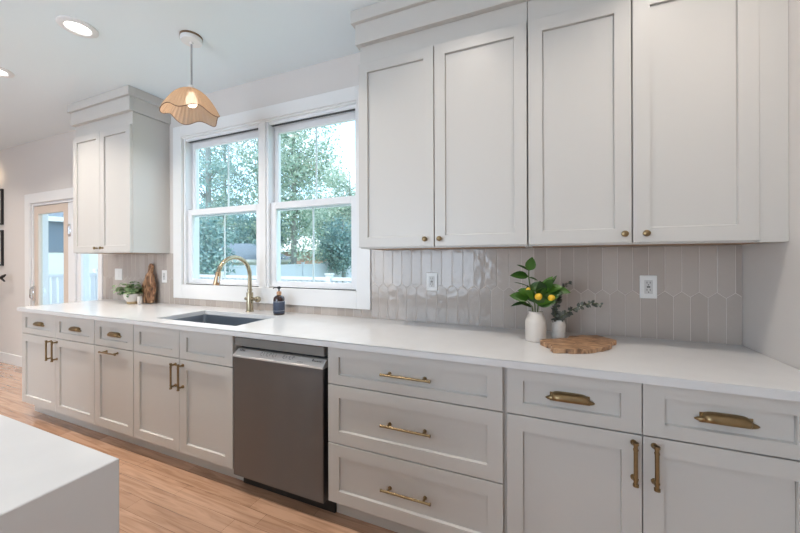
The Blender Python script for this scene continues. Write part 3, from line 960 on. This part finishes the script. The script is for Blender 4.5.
# large vase with lemon branch
vx, vy = -.013, -.258
va_ = thing('vase', (vx, vy, .914), 'large cream ceramic vase holding the lemon branch', 'vase')
b_ = B()
lathe(b_, [(.044, 0), (.048, .004), (.0485, .092), (.047, .100), (.037, .122), (.033, .128), (.033, .139), (.035, .143), (.032, .144), (.029, .138), (.029, .110), (.0, .108)], (vx, vy, .914), 36)
build('body', b_, 'ceramic', va_, True)
lbz = 1.05
lb_ = thing('lemon_branch', (vx, vy, 1.024), 'leafy lemon branch with yellow fruit standing in the large vase', 'branch')
b_ = B()
stems = [
    [(vx, vy, 1.024), (vx - .004, vy, 1.09), (vx - .022, vy - .005, 1.16), (vx - .032, vy, 1.225), (vx - .03, vy, 1.262)],
    [(vx + .006, vy, 1.024), (vx + .012, vy - .01, 1.10), (vx + .035, vy - .015, 1.155), (vx + .070, vy - .01, 1.19)],
    [(vx - .008, vy, 1.024), (vx - .016, vy - .012, 1.08), (vx - .045, vy - .02, 1.118)],
]
for s_ in stems: tube(b_, s_, [.0035] * (len(s_) - 1) + [.002], 6)
build('stem', b_, 'stem', lb_, True)
b_ = B()
LV = [  # base, direction, up, length, width (relative to the vase axis)
    ((-.030, 0, 1.255), (.25, -.1, 1), (.2, -1, .2), .062, .042),
    ((-.030, 0, 1.255), (-.75, -.2, .55), (0, -.5, 1), .058, .020),
    ((-.032, -.002, 1.226), (-1, -.25, .18), (.1, -.8, .8), .078, .044),
    ((-.032, 0, 1.222), (.8, -.1, -.15), (0, -.3, 1), .040, .018),
    ((-.024, 0, 1.17), (-.8, -.2, .45), (0, -.2, 1), .075, .018),
    ((-.022, -.004, 1.17), (.7, -.4, .25), (0, -.9, .5), .070, .036),
    ((-.020, -.004, 1.155), (.45, -.3, .65), (-.4, -1, .3), .058, .034),
    ((-.030, -.015, 1.118), (-1, -.3, .25), (.1, -.9, .6), .082, .046),
    ((-.040, -.018, 1.10), (-1, -.3, -.12), (0, -.5, .9), .070, .022),
    ((-.010, -.006, 1.10), (-.35, -.3, .9), (-.4, -1, .1), .080, .038),
    ((-.004, -.01, 1.10), (.85, -.45, .42), (-.2, -.9, .6), .105, .048),
    ((.015, -.01, 1.10), (.55, -.5, .15), (-.1, -1, .4), .080, .046),
    ((.012, -.01, 1.085), (.8, -.2, .55), (-.5, -.8, .4), .085, .044),
    ((.035, -.012, 1.15), (.35, -.2, .95), (-.7, -.8, .2), .080, .046),
    ((.045, -.012, 1.16), (.8, -.3, .35), (-.3, -.8, .7), .070, .042),
    ((.070, -.01, 1.17), (1, -.2, -.1), (0, -.9, .55), .075, .034),
    ((.065, -.01, 1.185), (.45, 0, .95), (-.6, -.8, .2), .052, .016),
    ((.000, -.012, 1.12), (-.5, -.5, .55), (.1, -1, .5), .062, .034),
    ((.020, -.012, 1.13), (.1, -.4, .85), (0, -1, .4), .070, .040),
    ((.030, -.012, 1.14), (-.1, -.5, .75), (0, -1, .4), .068, .040),
    ((.050, -.016, 1.165), (.15, -.5, .5), (-.2, -1, .5), .064, .040),
    ((.045, -.014, 1.15), (.9, -.4, .1), (-.1, -.9, .6), .072, .042),
    ((-.024, -.010, 1.14), (-.7, -.5, .35), (.1, -.9, .6), .060, .036),
    ((.010, -.014, 1.09), (.2, -.6, .75), (-.1, -1, .3), .075, .040),
    ((-.012, 0, 1.075), (-.9, -.1, .4), (0, -.5, .8), .055, .020),
]
for (ox, oy, z), d_, u_, L_, w_ in LV:
    leaf(b_, (vx + ox, vy + oy, z), d_, u_, L_ * 1.12, w_ * 1.22, .22, .18)
build('foliage', b_, 'lemon_leaf', lb_, 'all')
def lemon(x, y, z, r, d_):
    b_ = B()
    lathe(b_, [(0, -1.28 * r), (.25 * r, -1.15 * r), (.7 * r, -.78 * r), (.97 * r, -.3 * r), (r, .1 * r), (.82 * r, .65 * r), (.45 * r, 1.02 * r), (.18 * r, 1.15 * r), (0, 1.3 * r)], (0, 0, 0), 20)
    q = Vector((0, 0, 1)).rotation_difference(Vector(d_).normalized()).to_matrix()
    for v in b_.verts: v.co = q @ v.co + Vector((x, y, z))
    build('lemon', b_, 'lemon', lb_, 'all')
lemon(vx + .013, vy - .045, 1.133, .0165, (.6, -.5, .5))
lemon(vx + .070, vy - .038, 1.128, .0165, (.2, -.9, .3))
lemon(vx - .032, vy - .014, 1.162, .012, (.3, -.5, .6))

# small vase with eucalyptus
wx, wy = .090, -.203
v2 = thing('vase', (wx, wy, .914), 'small speckled white vase holding the eucalyptus sprigs', 'vase')
b_ = B(); lathe(b_, [(.030, 0), (.0325, .004), (.0325, .080), (.030, .091), (.024, .097), (.021, .099), (.018, .097), (.018, .07), (0, .068)], (wx, wy, .914), 32)
build('body', b_, 'ceramic_matte', v2, True)
eu = thing('eucalyptus_sprig', (wx, wy, .985), 'grey-green eucalyptus sprigs standing in the small vase', 'branch')
b1, b2 = B(), B()
rnd = random.Random(11)
for s_ in ([(wx, wy, .985), (wx + .012, wy - .01, 1.03), (wx + .07, wy - .02, 1.075), (wx + .14, wy - .02, 1.105), (wx + .185, wy - .02, 1.098)],
           [(wx - .003, wy, .985), (wx - .010, wy, 1.05), (wx - .004, wy, 1.11), (wx + .012, wy, 1.16), (wx + .055, wy, 1.205)],
           [(wx, wy, .985), (wx - .012, wy - .015, 1.03), (wx - .02, wy - .02, 1.075)]):
    tube(b1, s_, .0016, 6)
    P_ = [Vector(p) for p in s_]
    total = len(P_) - 1
    nn_ = int(9 * total)
    for k in range(2, nn_):
        t = k / nn_ * total
        i = min(int(t), total - 1)
        p = P_[i].lerp(P_[i + 1], t - i); d_ = (P_[i + 1] - P_[i]).normalized()
        if total == 4 and len(s_) == 5 and s_[1][0] < wx and .62 < k / nn_ < .8: continue
        size = .025 * (1.15 - .55 * k / nn_)
        for sgn in (-1, 1):
            o = d_.orthogonal().normalized(); o.rotate(Matrix.Rotation(rnd.uniform(0, 6.28), 3, d_))
            leaf(b2, p, o * sgn + d_ * .5, (rnd.uniform(-.5, .5), -.7, rnd.uniform(.2, 1)), size * rnd.uniform(.8, 1.2), size * .75, .1, .2, n_=4)
build('stem', b1, 'stem', eu, True)
build('foliage', b2, 'euc_leaf', eu, 'all')

# flat live-edge board
rnd = random.Random(2)
outline = [(.004, -.324), (.040, -.290), (.078, -.268), (.128, -.243), (.140, -.190), (.190, -.149), (.232, -.140), (.268, -.118), (.300, -.160), (.334, -.203), (.330, -.222), (.296, -.262), (.300, -.300), (.275, -.345), (.220, -.400), (.169, -.446), (.110, -.462), (.058, -.474), (.050, -.436), (.058, -.412), (.020, -.372)]
pts = []
for i in range(len(outline)):
    a, c = Vector(outline[i]), Vector(outline[(i + 1) % len(outline)])
    for t in (0, .33, .66):
        p = a.lerp(c, t); pts.append((p.x + rnd.uniform(-.003, .003), p.y + rnd.uniform(-.006, .006)))
b_ = B(); prism(b_, pts, .9142, .934, bev=.0015)
# split-off front slab seam
bd = tag(build('serving_board', b_, 'live_wood', origin=(.17, -.31, .9142)), 'flat rough-edged brown wooden serving board in front of the vases', 'serving board')

# upright cutting board, leaning on the tiles
ctb = thing('cutting_board', (-3.325, -.035, .9142), 'tall dark wooden cutting board with handle leaning on the tiles', 'cutting board')
half = [(.012, 0), (.050, -.004), (.080, .004), (.090, .03), (.086, .07), (.094, .11), (.088, .15), (.078, .18), (.062, .200), (.056, .225), (.054, .245), (.042, .262), (.025, .275), (.022, .300), (.024, .325), (.023, .342), (.014, .354), (.005, .358)]
pts = [(x, z) for x, z in half] + [(-x * .98 - .002, z + (.006 if i % 3 else -.004)) for i, (x, z) in reversed(list(enumerate(half)))]
b_ = B(); prism(b_, [(x, z + .005) for x, z in pts], -.011, .011, bev=.003)
rot = Matrix.Rotation(R(90), 4, 'X') 
lean = Matrix.Rotation(R(-6.5), 4, 'X')
mt = Matrix.Translation((-3.335, -.075, .9155)) @ lean @ rot
for v in b_.verts: v.co = (mt @ v.co.to_4d()).to_3d()
build('board', b_, 'olive_wood', ctb)
b_ = B()
ring = [(-.0 + .011 * math.cos(t), .335 + .011 * math.sin(t), .0125) for t in [2 * math.pi * k / 20 for k in range(21)]]
tube(b_, ring, .0028, 6, caps=False)
for v in b_.verts: v.co = (mt @ v.co.to_4d()).to_3d()
build('hanging_loop', b_, 'dark_wood', ctb, True)

# potted plant and little cup at the left end
qx, qy = -3.442, -.125
pp = thing('potted_plant', (qx, qy, .914), 'small leafy green plant in a white pot with tan base', 'plant')
b_ = B(); lathe(b_, [(.050, .022), (.066, .045), (.074, .075), (.075, .092), (.071, .092), (.068, .080), (0, .078)], (qx, qy, .914), 30); build('pot', b_, 'ceramic', pp, True)
b_ = B(); lathe(b_, [(.046, 0), (.049, .004), (.0505, .0218), (0, .0218)], (qx, qy, .914), 30); build('pot_base', b_, 'tan_clay', pp, True)
b_ = B(); rnd = random.Random(8)
b3 = B()
for k in range(20):
    t = rnd.uniform(0, 6.28); r_ = rnd.uniform(.02, .115); z = .914 + .085 + rnd.uniform(.01, .085) * (1.1 - r_ * 3.5)
    end = Vector((qx - .03 + r_ * 1.05 * math.cos(t), max(-.22, min(qy + r_ * math.sin(t), -.075)), z))
    tube(b3, [(qx + .02 * math.cos(t), qy + .02 * math.sin(t), .992), (qx + r_ * .7 * math.cos(t), qy + r_ * .6 * math.sin(t), z - .02), end], .0014, 5)
    for j in range(11):
        p = end + Vector((rnd.gauss(0, .02), rnd.gauss(0, .012), rnd.gauss(-.006, .022)))
        p.y = min(p.y, -.085); p.z = max(p.z, 1.012); p.x = min(p.x, -3.41) if p.y > -.15 else p.x
        leaf(b_, p, (rnd.uniform(-1, 1), rnd.uniform(-1, .35), rnd.uniform(-.4, .8)), (rnd.uniform(-.4, .4), -.5, 1), rnd.uniform(.034, .052), rnd.uniform(.020, .030), .15, .3, n_=4)
build('stem', b3, 'stem', pp, True)
build('foliage', b_, 'pot_leaf', pp, 'all')
b_ = B(); lathe(b_, [(.018, 0), (.0195, .003), (.0195, .070), (.018, .072), (.0165, .068), (.0165, .01), (0, .009)], (-3.322, -.140, .914), 20)
tag(build('cup', b_, 'ceramic', smooth=True, origin=(-3.322, -.140, .914)), 'small white cup between the potted plant and cutting board', 'cup')

# picture frames on the wall at the far left
for zlo, zhi, lab in ((1.775, 2.235, 'upper of two black picture frames at the left picture edge'), (1.245, 1.705, 'lower of two black picture frames at the left picture edge')):
    r = thing('framed_picture', (-6.6, -.001, zlo), lab, 'picture frame', 'black picture frames left of the patio door')
    b_ = B(); x0, x1 = -6.78, -6.36; w_ = .022
    box(b_, x0, x0 + w_, -.024, -.001, zlo, zhi, bev=.001); box(b_, x1 - w_, x1, -.024, -.001, zlo, zhi, bev=.001)
    box(b_, x0 + w_, x1 - w_, -.024, -.001, zlo, zlo + w_, bev=.001); box(b_, x0 + w_, x1 - w_, -.024, -.001, zhi - w_, zhi, bev=.001)
    build('frame', b_, 'black_frame', r)
    bx('mount', 'mount', r, x0 + w_, x1 - w_, -.012, -.001, zlo + w_, zhi - w_)
sc = thing('picture_light', (-6.57, -.001, 2.40), 'brass picture light above the frames at the left picture edge', 'wall light')
b_ = B(); box(b_, -6.61, -6.53, -.012, -.001, 2.36, 2.44, bev=.004); build('wall_plate', b_, 'brass', sc)
b_ = B(); tube(b_, [(-6.57, -.012, 2.41), (-6.57, -.10, 2.47), (-6.57, -.16, 2.45)], .007, 8); build('arm', b_, 'brass', sc, True)
b_ = B(); tube(b_, [(-6.72, -.17, 2.44), (-6.42, -.17, 2.44)], .022, 12); build('lamp_tube', b_, 'brass', sc, True)
pl_l = bpy.data.lights.new('lamp', 'AREA'); pl_l.shape = 'RECTANGLE'; pl_l.size = .26; pl_l.size_y = .03; pl_l.energy = 0.45; pl_l.color = (1, .78, .52)
pl_o = bpy.data.objects.new('lamp', pl_l); COL.objects.link(pl_o); pl_o.parent = sc; pl_o.location = (0, -.150, .030)
pl_o.rotation_euler = Vector((0, 1, -.35)).to_track_quat('-Z', 'Z').to_euler()
# dark forked twig of an arrangement standing just off the frame
tw = B()
tube(tw, [(-6.62, -.12, .80), (-6.50, -.10, .98), (-6.26, -.085, 1.085), (-6.14, -.08, 1.115), (-6.08, -.08, 1.135)], [.010, .011, .012, .018, .010], 8)
tube(tw, [(-6.30, -.088, 1.09), (-6.20, -.085, 1.105), (-6.10, -.08, 1.055)], [.008, .014, .008], 8)
lathe(tw, [(.05, 0), (.06, .01), (.07, .12), (.05, .24), (.03, .28), (0, .28)], (-6.66, -.13, .62), 16)
lathe(tw, [(.16, 0), (.16, .01), (.02, .03), (.02, .59), (.15, .6), (.15, .62), (0, .62)], (-6.66, -.19, 0), 16)
tag(build('twig_arrangement', tw, 'black', smooth=True, origin=(-6.66, -.19, 0)), 'black forked twig poking in at the left picture edge', 'decoration')

# ------------------------------------------------------------------ outside
GZ = -.7
M['lawn'] = add_noise(mat('lawn', (.20, .26, .12), .9), 1.5, .3, c2=(.30, .34, .18))
b_ = B(); box(b_, -90, 60, .6, 110, GZ - .3, GZ)
struct(build('ground', b_, 'lawn'), 'lawn outside the window', 'ground')
M['deck'] = add_noise(mat('pale_deck_boards', (.46, .46, .46), .6), 3, .3, c2=(.40, .40, .40), stretch=(1, 12, 1))
b_ = B(); box(b_, -8.4, -2.2, .16, 3.6, GZ - .02, -.06)
struct(build('deck', b_, 'deck'), 'pale deck outside the patio door', 'deck')

def railing(name, label, p, q, nsec, ztop, bal):
    p, q = Vector(p), Vector(q)
    r = thing(name, (p.x, p.y, -.06), label, 'railing', 'white railings around the deck')
    d = (q - p); L = d.length; d.normalize(); along_x = abs(d.x) > abs(d.y)
    def bar(b_, a, c, w, z0, z1):
        A, C_ = p + d * a, p + d * c
        if along_x: box(b_, min(A.x, C_.x), max(A.x, C_.x), A.y - w, A.y + w, z0, z1)
        else: box(b_, A.x - w, A.x + w, min(A.y, C_.y), max(A.y, C_.y), z0, z1)
    for k in range(nsec + 1):
        c = p + d * (L * k / nsec)
        b_ = B(); box(b_, c.x - .055, c.x + .055, c.y - .055, c.y + .055, -.0598, ztop + .05)
        box(b_, c.x - .07, c.x + .07, c.y - .07, c.y + .07, ztop + .05, ztop + .075); build('post', b_, 'outdoor_vinyl', r)
        if k < nsec:
            b_ = B(); a0, a1 = L * k / nsec + .056, L * (k + 1) / nsec - .056
            bar(b_, a0, a1, .035, ztop - .06, ztop); build('top_rail', b_, 'outdoor_vinyl', r)
            b_ = B(); bar(b_, a0, a1, .025, .02, .08); build('bottom_rail', b_, 'outdoor_vinyl', r)
            m_ = int((a1 - a0) / bal)
            for i in range(m_):
                b_ = B(); s = a0 + (i + .5) * (a1 - a0) / m_
                bar(b_, s - bal * .36, s + bal * .36, .012, .0802, ztop - .0602); build('baluster', b_, 'outdoor_vinyl', r)
    return r
railing('deck_railing', 'white deck railing outside the patio door glass', (-8.25, .45, 0), (-8.25, 3.35, 0), 2, 1.06, .09)
railing('deck_railing', 'white deck railing below the kitchen window view', (-8.1, 3.45, 0), (-2.3, 3.45, 0), 4, .965, .12)
pst = B(); box(pst, -7.02, -6.86, .30, .46, -.0598, 2.9, bev=.004)
tag(build('porch_post', pst, 'outdoor_vinyl', origin=(-6.94, .38, -.06)), 'tall white porch post seen through the patio door', 'post')

# deck chair
ch = thing('deck_chair', (-6.55, 1.0, -.06), 'pale metal chair on the deck behind the patio door', 'chair')
cx, cy = -6.55, 1.0
M['chair_metal'] = mat('pale_painted_metal', (.22, .27, .29), .4)
b_ = B(); box(b_, cx - .24, cx + .24, cy - .24, cy + .24, .36, .39, bev=.01); build('seat', b_, 'chair_metal', ch)
b_ = B()
for i in range(5):
    x = cx - .2 + i * .1
    tube(b_, [(x, cy + .22, .39), (x, cy + .30, .8)], .018, 6)
tube(b_, [(cx - .24, cy + .30, .8), (cx + .24, cy + .30, .8)], .022, 8); build('backrest', b_, 'chair_metal', ch, True)
for sx_ in (-1, 1):
    b_ = B(); tube(b_, [(cx + sx_ * .27, cy - .26, .58), (cx + sx_ * .27, cy + .27, .62)], .022, 8); build('armrest', b_, 'chair_metal', ch, True)
    for sy_ in (-1, 1):
        b_ = B(); tube(b_, [(cx + sx_ * .27, cy + sy_ * .26, -.0598), (cx + sx_ * .25, cy + sy_ * .22, .60 if sy_ < 0 else .62)], .018, 8); build('leg', b_, 'chair_metal', ch, True)

# long vinyl fence
M['fence'] = mat('white_fence_vinyl', (.50, .53, .59), .4)
A_, B_ = Vector((-11.2, 5.2)), Vector((-12.4, 27.0))
fn = thing('vinyl_fence', (A_.x, A_.y, GZ), 'long white vinyl fence beyond the deck', 'fence')
d_ = (B_ - A_).normalized(); nr = Vector((-d_.y, d_.x)); L_ = (B_ - A_).length; ns = 9
def obox(b_, a, c, w, z0, z1):
    P1, P2 = A_ + d_ * a, A_ + d_ * c
    vs = [(P1 + nr * w, z0), (P2 + nr * w, z0), (P2 - nr * w, z0), (P1 - nr * w, z0)]
    lo = [b_.verts.new((p.x, p.y, z)) for p, z in vs]; hi = [b_.verts.new((p.x, p.y, z1)) for p, z in vs]
    b_.faces.new(lo[::-1]); b_.faces.new(hi)
    for i in range(4): b_.faces.new((lo[i], lo[(i + 1) % 4], hi[(i + 1) % 4], hi[i]))
for k in range(ns + 1):
    s = L_ * k / ns
    b_ = B(); obox(b_, s - .065, s + .065, .065, GZ, 1.13); obox(b_, s - .08, s + .08, .08, 1.13, 1.17); build('post', b_, 'fence', fn)
    if k < ns:
        b_ = B(); obox(b_, s + .066, s + L_ / ns - .066, .02, GZ + .02, 1.0); obox(b_, s + .066, s + L_ / ns - .066, .04, 1.0, 1.07); build('panel', b_, 'fence', fn)

# neighbouring buildings
M['siding'] = mat('blue_grey_siding', (.15, .21, .28), .7)
n, l, b = nodes(M['siding'])
tc = n.new('ShaderNodeTexCoord'); wv = n.new('ShaderNodeTexWave'); wv.bands_direction = 'Z'; wv.wave_profile = 'SAW'; wv.inputs['Scale'].default_value = 1.6
bp = n.new('ShaderNodeBump'); bp.inputs['Strength'].default_value = .8; bp.inputs['Distance'].default_value = .03
l.new(tc.outputs['Object'], wv.inputs['Vector']); l.new(wv.outputs['Fac'], bp.inputs['Height']); l.new(bp.outputs['Normal'], b.inputs['Normal'])
M['roof'] = add_noise(mat('grey_shingles', (.13, .165, .21), .9), 8, .3, c2=(.17, .21, .26))
M['white_wall'] = mat('white_painted_wall', (.80, .80, .80), .7)
M['brick'] = add_noise(mat('red_brick', (.42, .27, .22), .9), 10, .3, c2=(.50, .34, .28))
M['pale_roof'] = mat('pale_roof', (.70, .66, .64), .8)
M['dark_glass'] = mat('dark_window', (.14, .20, .22), .1)

def house(name, label, c, sx_, sy_, h, rh, rot, wall, roof, low=None, wins=()):
    r = thing(name, (c[0], c[1], GZ), label, 'house')
    r.rotation_euler.z = rot
    def bl(nm, b2, mt_, par=None):
        off = Vector((c[0], c[1], GZ))
        for v in b2.verts: v.co += off
        return build(nm, b2, mt_, par or r)
    b2 = B()
    z0 = 0
    if low:
        box(b2, -sx_, sx_, -sy_, sy_, 0, low); bl('lower_wall', b2, 'white_wall'); b2 = B(); z0 = low
        box(b2, -sx_ - .03, sx_ + .03, -sy_ - .03, sy_ + .03, low, h)
    else: box(b2, -sx_, sx_, -sy_, sy_, 0, h)
    wl_ = bl('wall', b2, wall)
    b2 = B(); o = .35
    base = [(-sx_ - o, -sy_ - o, h), (sx_ + o, -sy_ - o, h), (sx_ + o, sy_ + o, h), (-sx_ - o, sy_ + o, h)]
    lo = [b2.verts.new(p) for p in base]; eh = [b2.verts.new((p[0], p[1], h + .15)) for p in base]
    rd = [b2.verts.new((-sx_ * .45, 0, h + rh)), b2.verts.new((sx_ * .45, 0, h + rh))]
    b2.faces.new(lo)
    for i in range(4): b2.faces.new((lo[i], lo[(i + 1) % 4], eh[(i + 1) % 4], eh[i]))
    b2.faces.new((eh[0], eh[1], rd[1], rd[0])); b2.faces.new((eh[1], eh[2], rd[1])); b2.faces.new((eh[2], eh[3], rd[0], rd[1])); b2.faces.new((eh[3], eh[0], rd[0]))
    rf = bl('roof', b2, roof)
    b2 = B(); box(b2, -sx_ - o, sx_ + o, -sy_ - o - .03, -sy_ - o - .001, h - .02, h + .17)
    box(b2, sx_ + o + .001, sx_ + o + .03, -sy_ - o, sy_ + o, h - .02, h + .17); bl('eave', b2, 'white_wall', rf)
    for (wx_, wz, ww, wh) in wins:
        b2 = B(); box(b2, wx_ - ww, wx_ + ww, -sy_ - .06, -sy_ - .001, wz, wz + wh)
        wf = bl('window', b2, 'white_wall')
        for s in (-1, 1):
            b2 = B(); box(b2, wx_ + s * ww * .48 - ww * .42, wx_ + s * ww * .48 + ww * .42, -sy_ - .08, -sy_ - .061, wz + .08, wz + wh - .08); bl('pane', b2, 'dark_glass', wf)
    return r
x, y = -19.82, 16.31
house('house', 'grey-blue hip-roofed outbuilding beyond the fence in the left window', (x, y), 2.6, 2.0, 1.85, 1.35, R(30), 'white_wall', 'roof')
x, y = -20.83, 23.57
house('house', 'brick house with white-framed window beyond the fence in the right window', (x, y), 2.7, 2.0, 2.7, 1.5, R(20), 'brick', 'pale_roof', wins=((-.75, .95, .8, 1.35),))
x, y = -16.87, 29.77
house('house', 'pale house beyond the fence at the right edge of the right window', (x, y), 2.7, 2.0, 2.5, 1.6, R(10), 'white_wall', 'pale_roof')
house('house', 'blue-sided house with white lower wall seen through the patio door', (-21.0, 6.5), 4.0, 3.0, 3.6, 1.6, R(62), 'siding', 'roof', low=2.33)

# trees
def quads(centers, dirs_, size, rng, flat=.5):
    n_ = len(centers)
    a = rng.normal(size=(n_, 3)); a /= np.linalg.norm(a, axis=1, keepdims=True)
    c = rng.normal(size=(n_, 3)); c -= a * (a * c).sum(1, keepdims=True); c /= np.linalg.norm(c, axis=1, keepdims=True)
    s = (size * rng.uniform(.6, 1.4, size=(n_, 1)))
    v = np.stack([centers - a * s, centers + c * s * flat, centers + a * s, centers - c * s * flat], 1).reshape(-1, 3)
    return v
def foliage_obj(verts, material, parent):
    n_ = len(verts) // 4
    me = bpy.data.meshes.new('foliage')
    me.vertices.add(n_ * 4); me.vertices.foreach_set('co', (verts - np.array(world_loc(parent))).ravel())
    me.loops.add(n_ * 4); me.loops.foreach_set('vertex_index', np.arange(n_ * 4, dtype=np.int32))
    me.polygons.add(n_); me.polygons.foreach_set('loop_start', np.arange(0, n_ * 4, 4, dtype=np.int32))
    me.update(calc_edges=True); me.materials.append(M[material])
    o = bpy.data.objects.new('foliage', me); COL.objects.link(o); o.parent = parent
    return o
def tree(name, label, x, y, h, crown, material, n_leaf, size, n_cl, cl_r, seed, trunk_r=.25, pine=False, group='trees beyond the fence'):
    """crown = (z centre, radius xy, radius z)"""
    rng = np.random.default_rng(seed)
    r = thing(name, (x, y, GZ), label, 'tree', group)
    zc, rx, rz = crown
    b_ = B()
    tube(b_, [(x, y, GZ), (x + .1, y, h * .35), (x - .05, y + .1, h * .7), (x, y, h * .93)], [trunk_r, trunk_r * .75, trunk_r * .5, trunk_r * .12], 8)
    cl = []
    for k in range(n_cl):
        if pine:
            z = GZ + h * (.28 + .68 * rng.random()); rr = rx * (1.12 - .8 * (z - GZ) / h) * rng.uniform(.35, 1); t = rng.uniform(0, 6.28)
            p = np.array([x + rr * math.cos(t), y + rr * math.sin(t), z])
        else:
            v = rng.normal(size=3); v /= np.linalg.norm(v); v *= rng.random() ** .4
            p = np.array([x + v[0] * rx, y + v[1] * rx, zc + v[2] * rz])
        cl.append(p)
        if k % 2 == 0 or pine:
            z0 = max(GZ + h * .25, min(p[2] - .25 * (h * .2), h * .85))
            m_ = ((x + p[0]) / 2, (y + p[1]) / 2, (z0 + p[2]) / 2 + .15)
            tube(b_, [(x, y, z0), m_, tuple(p)], [trunk_r * .22, trunk_r * .14, .015], 5)
    build('trunk', b_, 'bark', r, True)
    cl = np.array(cl)
    idx = rng.integers(0, n_cl, n_leaf)
    sc = np.array([1.25, 1.25, .45]) if pine else np.array([1, 1, .8])
    cen = cl[idx] + rng.normal(size=(n_leaf, 3)) * cl_r * sc
    foliage_obj(quads(cen, None, size, rng, .35 if pine else .55), material, r)
    return r
x, y = -13.48, 8.32; tree('pine_tree', 'tall pine with visible trunk at the left side of the left window', x, y, 12.5, (7, 2.6, 4), 'pine_leaf', 6500, .085, 44, .34, 1, .15, True)
x, y = -17.68, 12.68; tree('pine_tree', 'thinner pine just right of the tall pine in the left window', x, y, 14, (7, 2.4, 4), 'pine_leaf', 5200, .10, 36, .36, 2, .12, True)
x, y = -14.26, 11.99; tree('broadleaf_tree', 'open-branched tree at the right side of the left window', x, y, 12.5, (7.0, 3.2, 4.4), 'tree_leaf', 4600, .085, 46, .36, 3, .12)
x, y = -12.27, 12.48; tree('broadleaf_tree', 'tall leafy tree filling the left half of the right window', x, y, 12.5, (6.6, 2.2, 5.6), 'tree_leaf', 12500, .085, 95, .40, 4, .17)
x, y = -13.9, 21.12; tree('broadleaf_tree', 'rounded pale green tree at the right side of the right window', x, y, 9.0, (4.4, 3.9, 4.0), 'tree_leaf', 24000, .10, 110, .50, 5, .2)
x, y = -12.12, 6.81; tree('broadleaf_tree', 'low dense bluish tree in front of the pines in the left window', x, y, 3.6, (1.5, 1.3, 1.5), 'dark_leaf', 9000, .07, 50, .28, 7, .08)
x, y = -28.56, 21.5; tree('broadleaf_tree', 'low dense bluish tree behind the grey-blue roof', x, y, 8, (3.6, 3.6, 3.6), 'dark_leaf', 13000, .13, 70, .55, 8, .25)
x, y = -34.6, 32.67; tree('broadleaf_tree', 'low dense bluish tree behind the window mullion', x, y, 8, (3.8, 5.0, 3.6), 'dark_leaf', 13000, .14, 60, .6, 9, .25)
x, y = -26.93, 36.49; tree('broadleaf_tree', 'distant tree between the two large trees in the right window', x, y, 10, (5.0, 4.2, 4.5), 'dark_leaf', 13000, .14, 80, .65, 6, .3)
x, y = -11.18, 15.75; tree('broadleaf_tree', 'low bushy tree beside the brick house at its right', x, y, 4.2, (2.2, 1.1, 1.5), 'dark_leaf', 7000, .085, 40, .35, 10, .15)
x, y = -16.59, 15.31; tree('broadleaf_tree', 'low bushy tree left of the brick house window', x, y, 5.0, (3.4, 1.0, 1.4), 'dark_leaf', 6000, .09, 36, .35, 12, .15)
